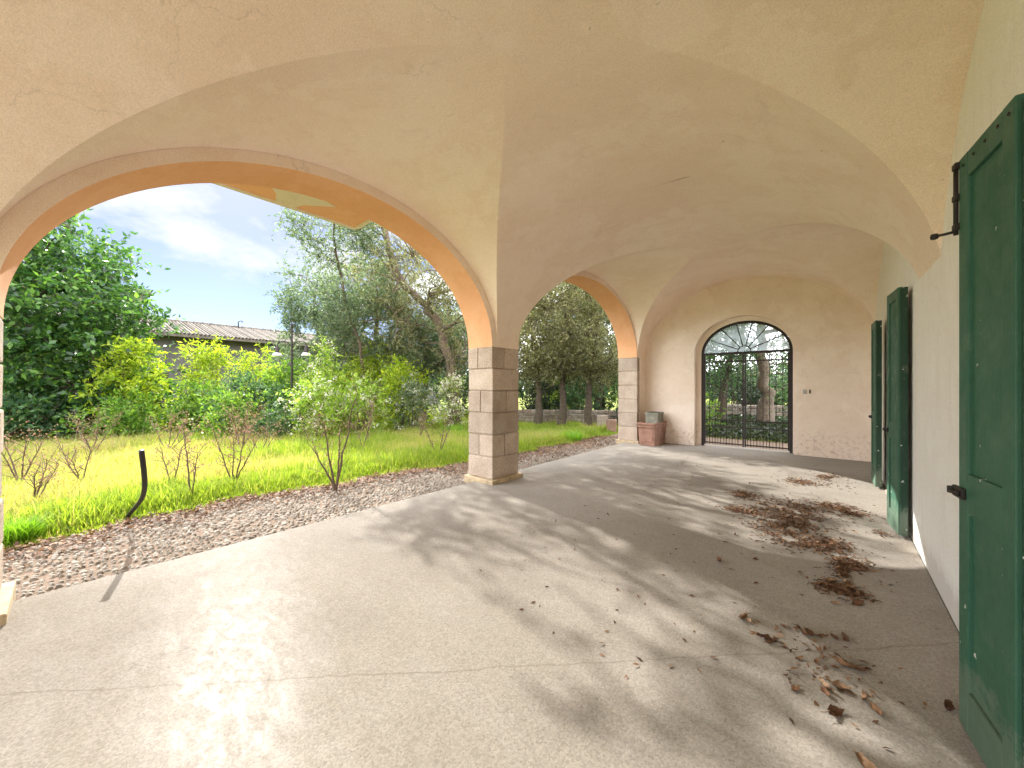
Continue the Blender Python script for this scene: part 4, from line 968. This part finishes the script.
# ------------------------------------------------------------------ sky, sun, camera
w = bpy.data.worlds.new('World'); sc.world = w; w.use_nodes = True; nt = w.node_tree; nt.nodes.clear()
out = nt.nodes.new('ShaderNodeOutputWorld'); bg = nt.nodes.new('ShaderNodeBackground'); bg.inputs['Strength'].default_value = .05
sky = nt.nodes.new('ShaderNodeTexSky'); sky.sky_type = 'NISHITA'; sky.sun_disc = False
SUN = Vector((-1, .23, .67)).normalized(); sky.sun_elevation = math.asin(SUN.z); sky.sun_rotation = math.atan2(SUN.x, SUN.y)
sky.air_density = .3; sky.dust_density = .13; sky.ozone_density = .8
tc = nt.nodes.new('ShaderNodeTexCoord'); 
cmb = nt.nodes.new('ShaderNodeVectorMath'); cmb.operation = 'MULTIPLY'; cmb.inputs[1].default_value = (1, 1, 2.1); nt.links.new(tc.outputs['Generated'], cmb.inputs[0])
cn = nt.nodes.new('ShaderNodeTexNoise'); cn.inputs['Scale'].default_value = 4.2; cn.inputs['Detail'].default_value = 8; cn.inputs['Roughness'].default_value = .58; cn.inputs['Distortion'].default_value = 0
nt.links.new(cmb.outputs[0], cn.inputs['Vector'])
cr = nt.nodes.new('ShaderNodeValToRGB'); cr.color_ramp.elements[0].position = .49; cr.color_ramp.elements[1].position = .66
# clear sky to the west; brighter unseen cloud elsewhere is added to light the loggia
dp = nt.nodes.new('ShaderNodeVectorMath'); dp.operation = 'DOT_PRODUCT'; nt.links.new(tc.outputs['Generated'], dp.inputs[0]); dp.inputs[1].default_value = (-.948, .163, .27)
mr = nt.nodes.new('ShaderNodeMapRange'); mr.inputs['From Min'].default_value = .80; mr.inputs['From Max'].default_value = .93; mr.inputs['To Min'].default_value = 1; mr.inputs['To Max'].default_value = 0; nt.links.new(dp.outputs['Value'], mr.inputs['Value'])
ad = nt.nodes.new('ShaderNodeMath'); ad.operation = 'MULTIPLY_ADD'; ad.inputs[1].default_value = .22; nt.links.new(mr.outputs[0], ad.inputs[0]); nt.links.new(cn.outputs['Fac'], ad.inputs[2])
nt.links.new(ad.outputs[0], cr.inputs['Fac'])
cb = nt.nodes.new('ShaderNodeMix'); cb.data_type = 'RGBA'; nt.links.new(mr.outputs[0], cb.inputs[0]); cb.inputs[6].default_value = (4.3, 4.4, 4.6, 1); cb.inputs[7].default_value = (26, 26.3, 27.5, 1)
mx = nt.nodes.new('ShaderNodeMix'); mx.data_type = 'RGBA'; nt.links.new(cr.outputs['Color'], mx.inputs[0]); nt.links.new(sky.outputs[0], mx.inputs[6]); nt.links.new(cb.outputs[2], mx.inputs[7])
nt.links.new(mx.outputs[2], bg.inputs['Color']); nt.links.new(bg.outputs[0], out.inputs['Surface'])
sl = bpy.data.lights.new('sun', 'SUN'); sl.energy = 2.25; sl.angle = R(.5); sl.color = (1, .955, .89)
so_ = bpy.data.objects.new('sun', sl); col.objects.link(so_); so_.rotation_euler = (-SUN).to_track_quat('-Z', 'Y').to_euler(); so_.location = (-20, 5, 20)
cam = bpy.data.cameras.new('camera'); co = bpy.data.objects.new('camera', cam); col.objects.link(co); sc.camera = co
cam.sensor_width = 36; cam.lens = 377.234/1024*36; cam.clip_start = .02; cam.clip_end = 2000; cam.shift_y = 3.7/1024
co.location = (0, 0, 1.4); co.rotation_euler = (R(90), 0, R(40.568))
sc.view_settings.view_transform = 'Standard'; sc.view_settings.look = 'None'; sc.view_settings.gamma = 1; sc.view_settings.exposure = 2.38
sc.render.engine = 'CYCLES'; cy = sc.cycles
cy.use_denoising = True; cy.max_bounces = 12; cy.diffuse_bounces = 8; cy.glossy_bounces = 4; cy.transparent_max_bounces = 8; cy.transmission_bounces = 6
cy.sample_clamp_indirect = 8; cy.caustics_reflective = False; cy.caustics_refractive = False
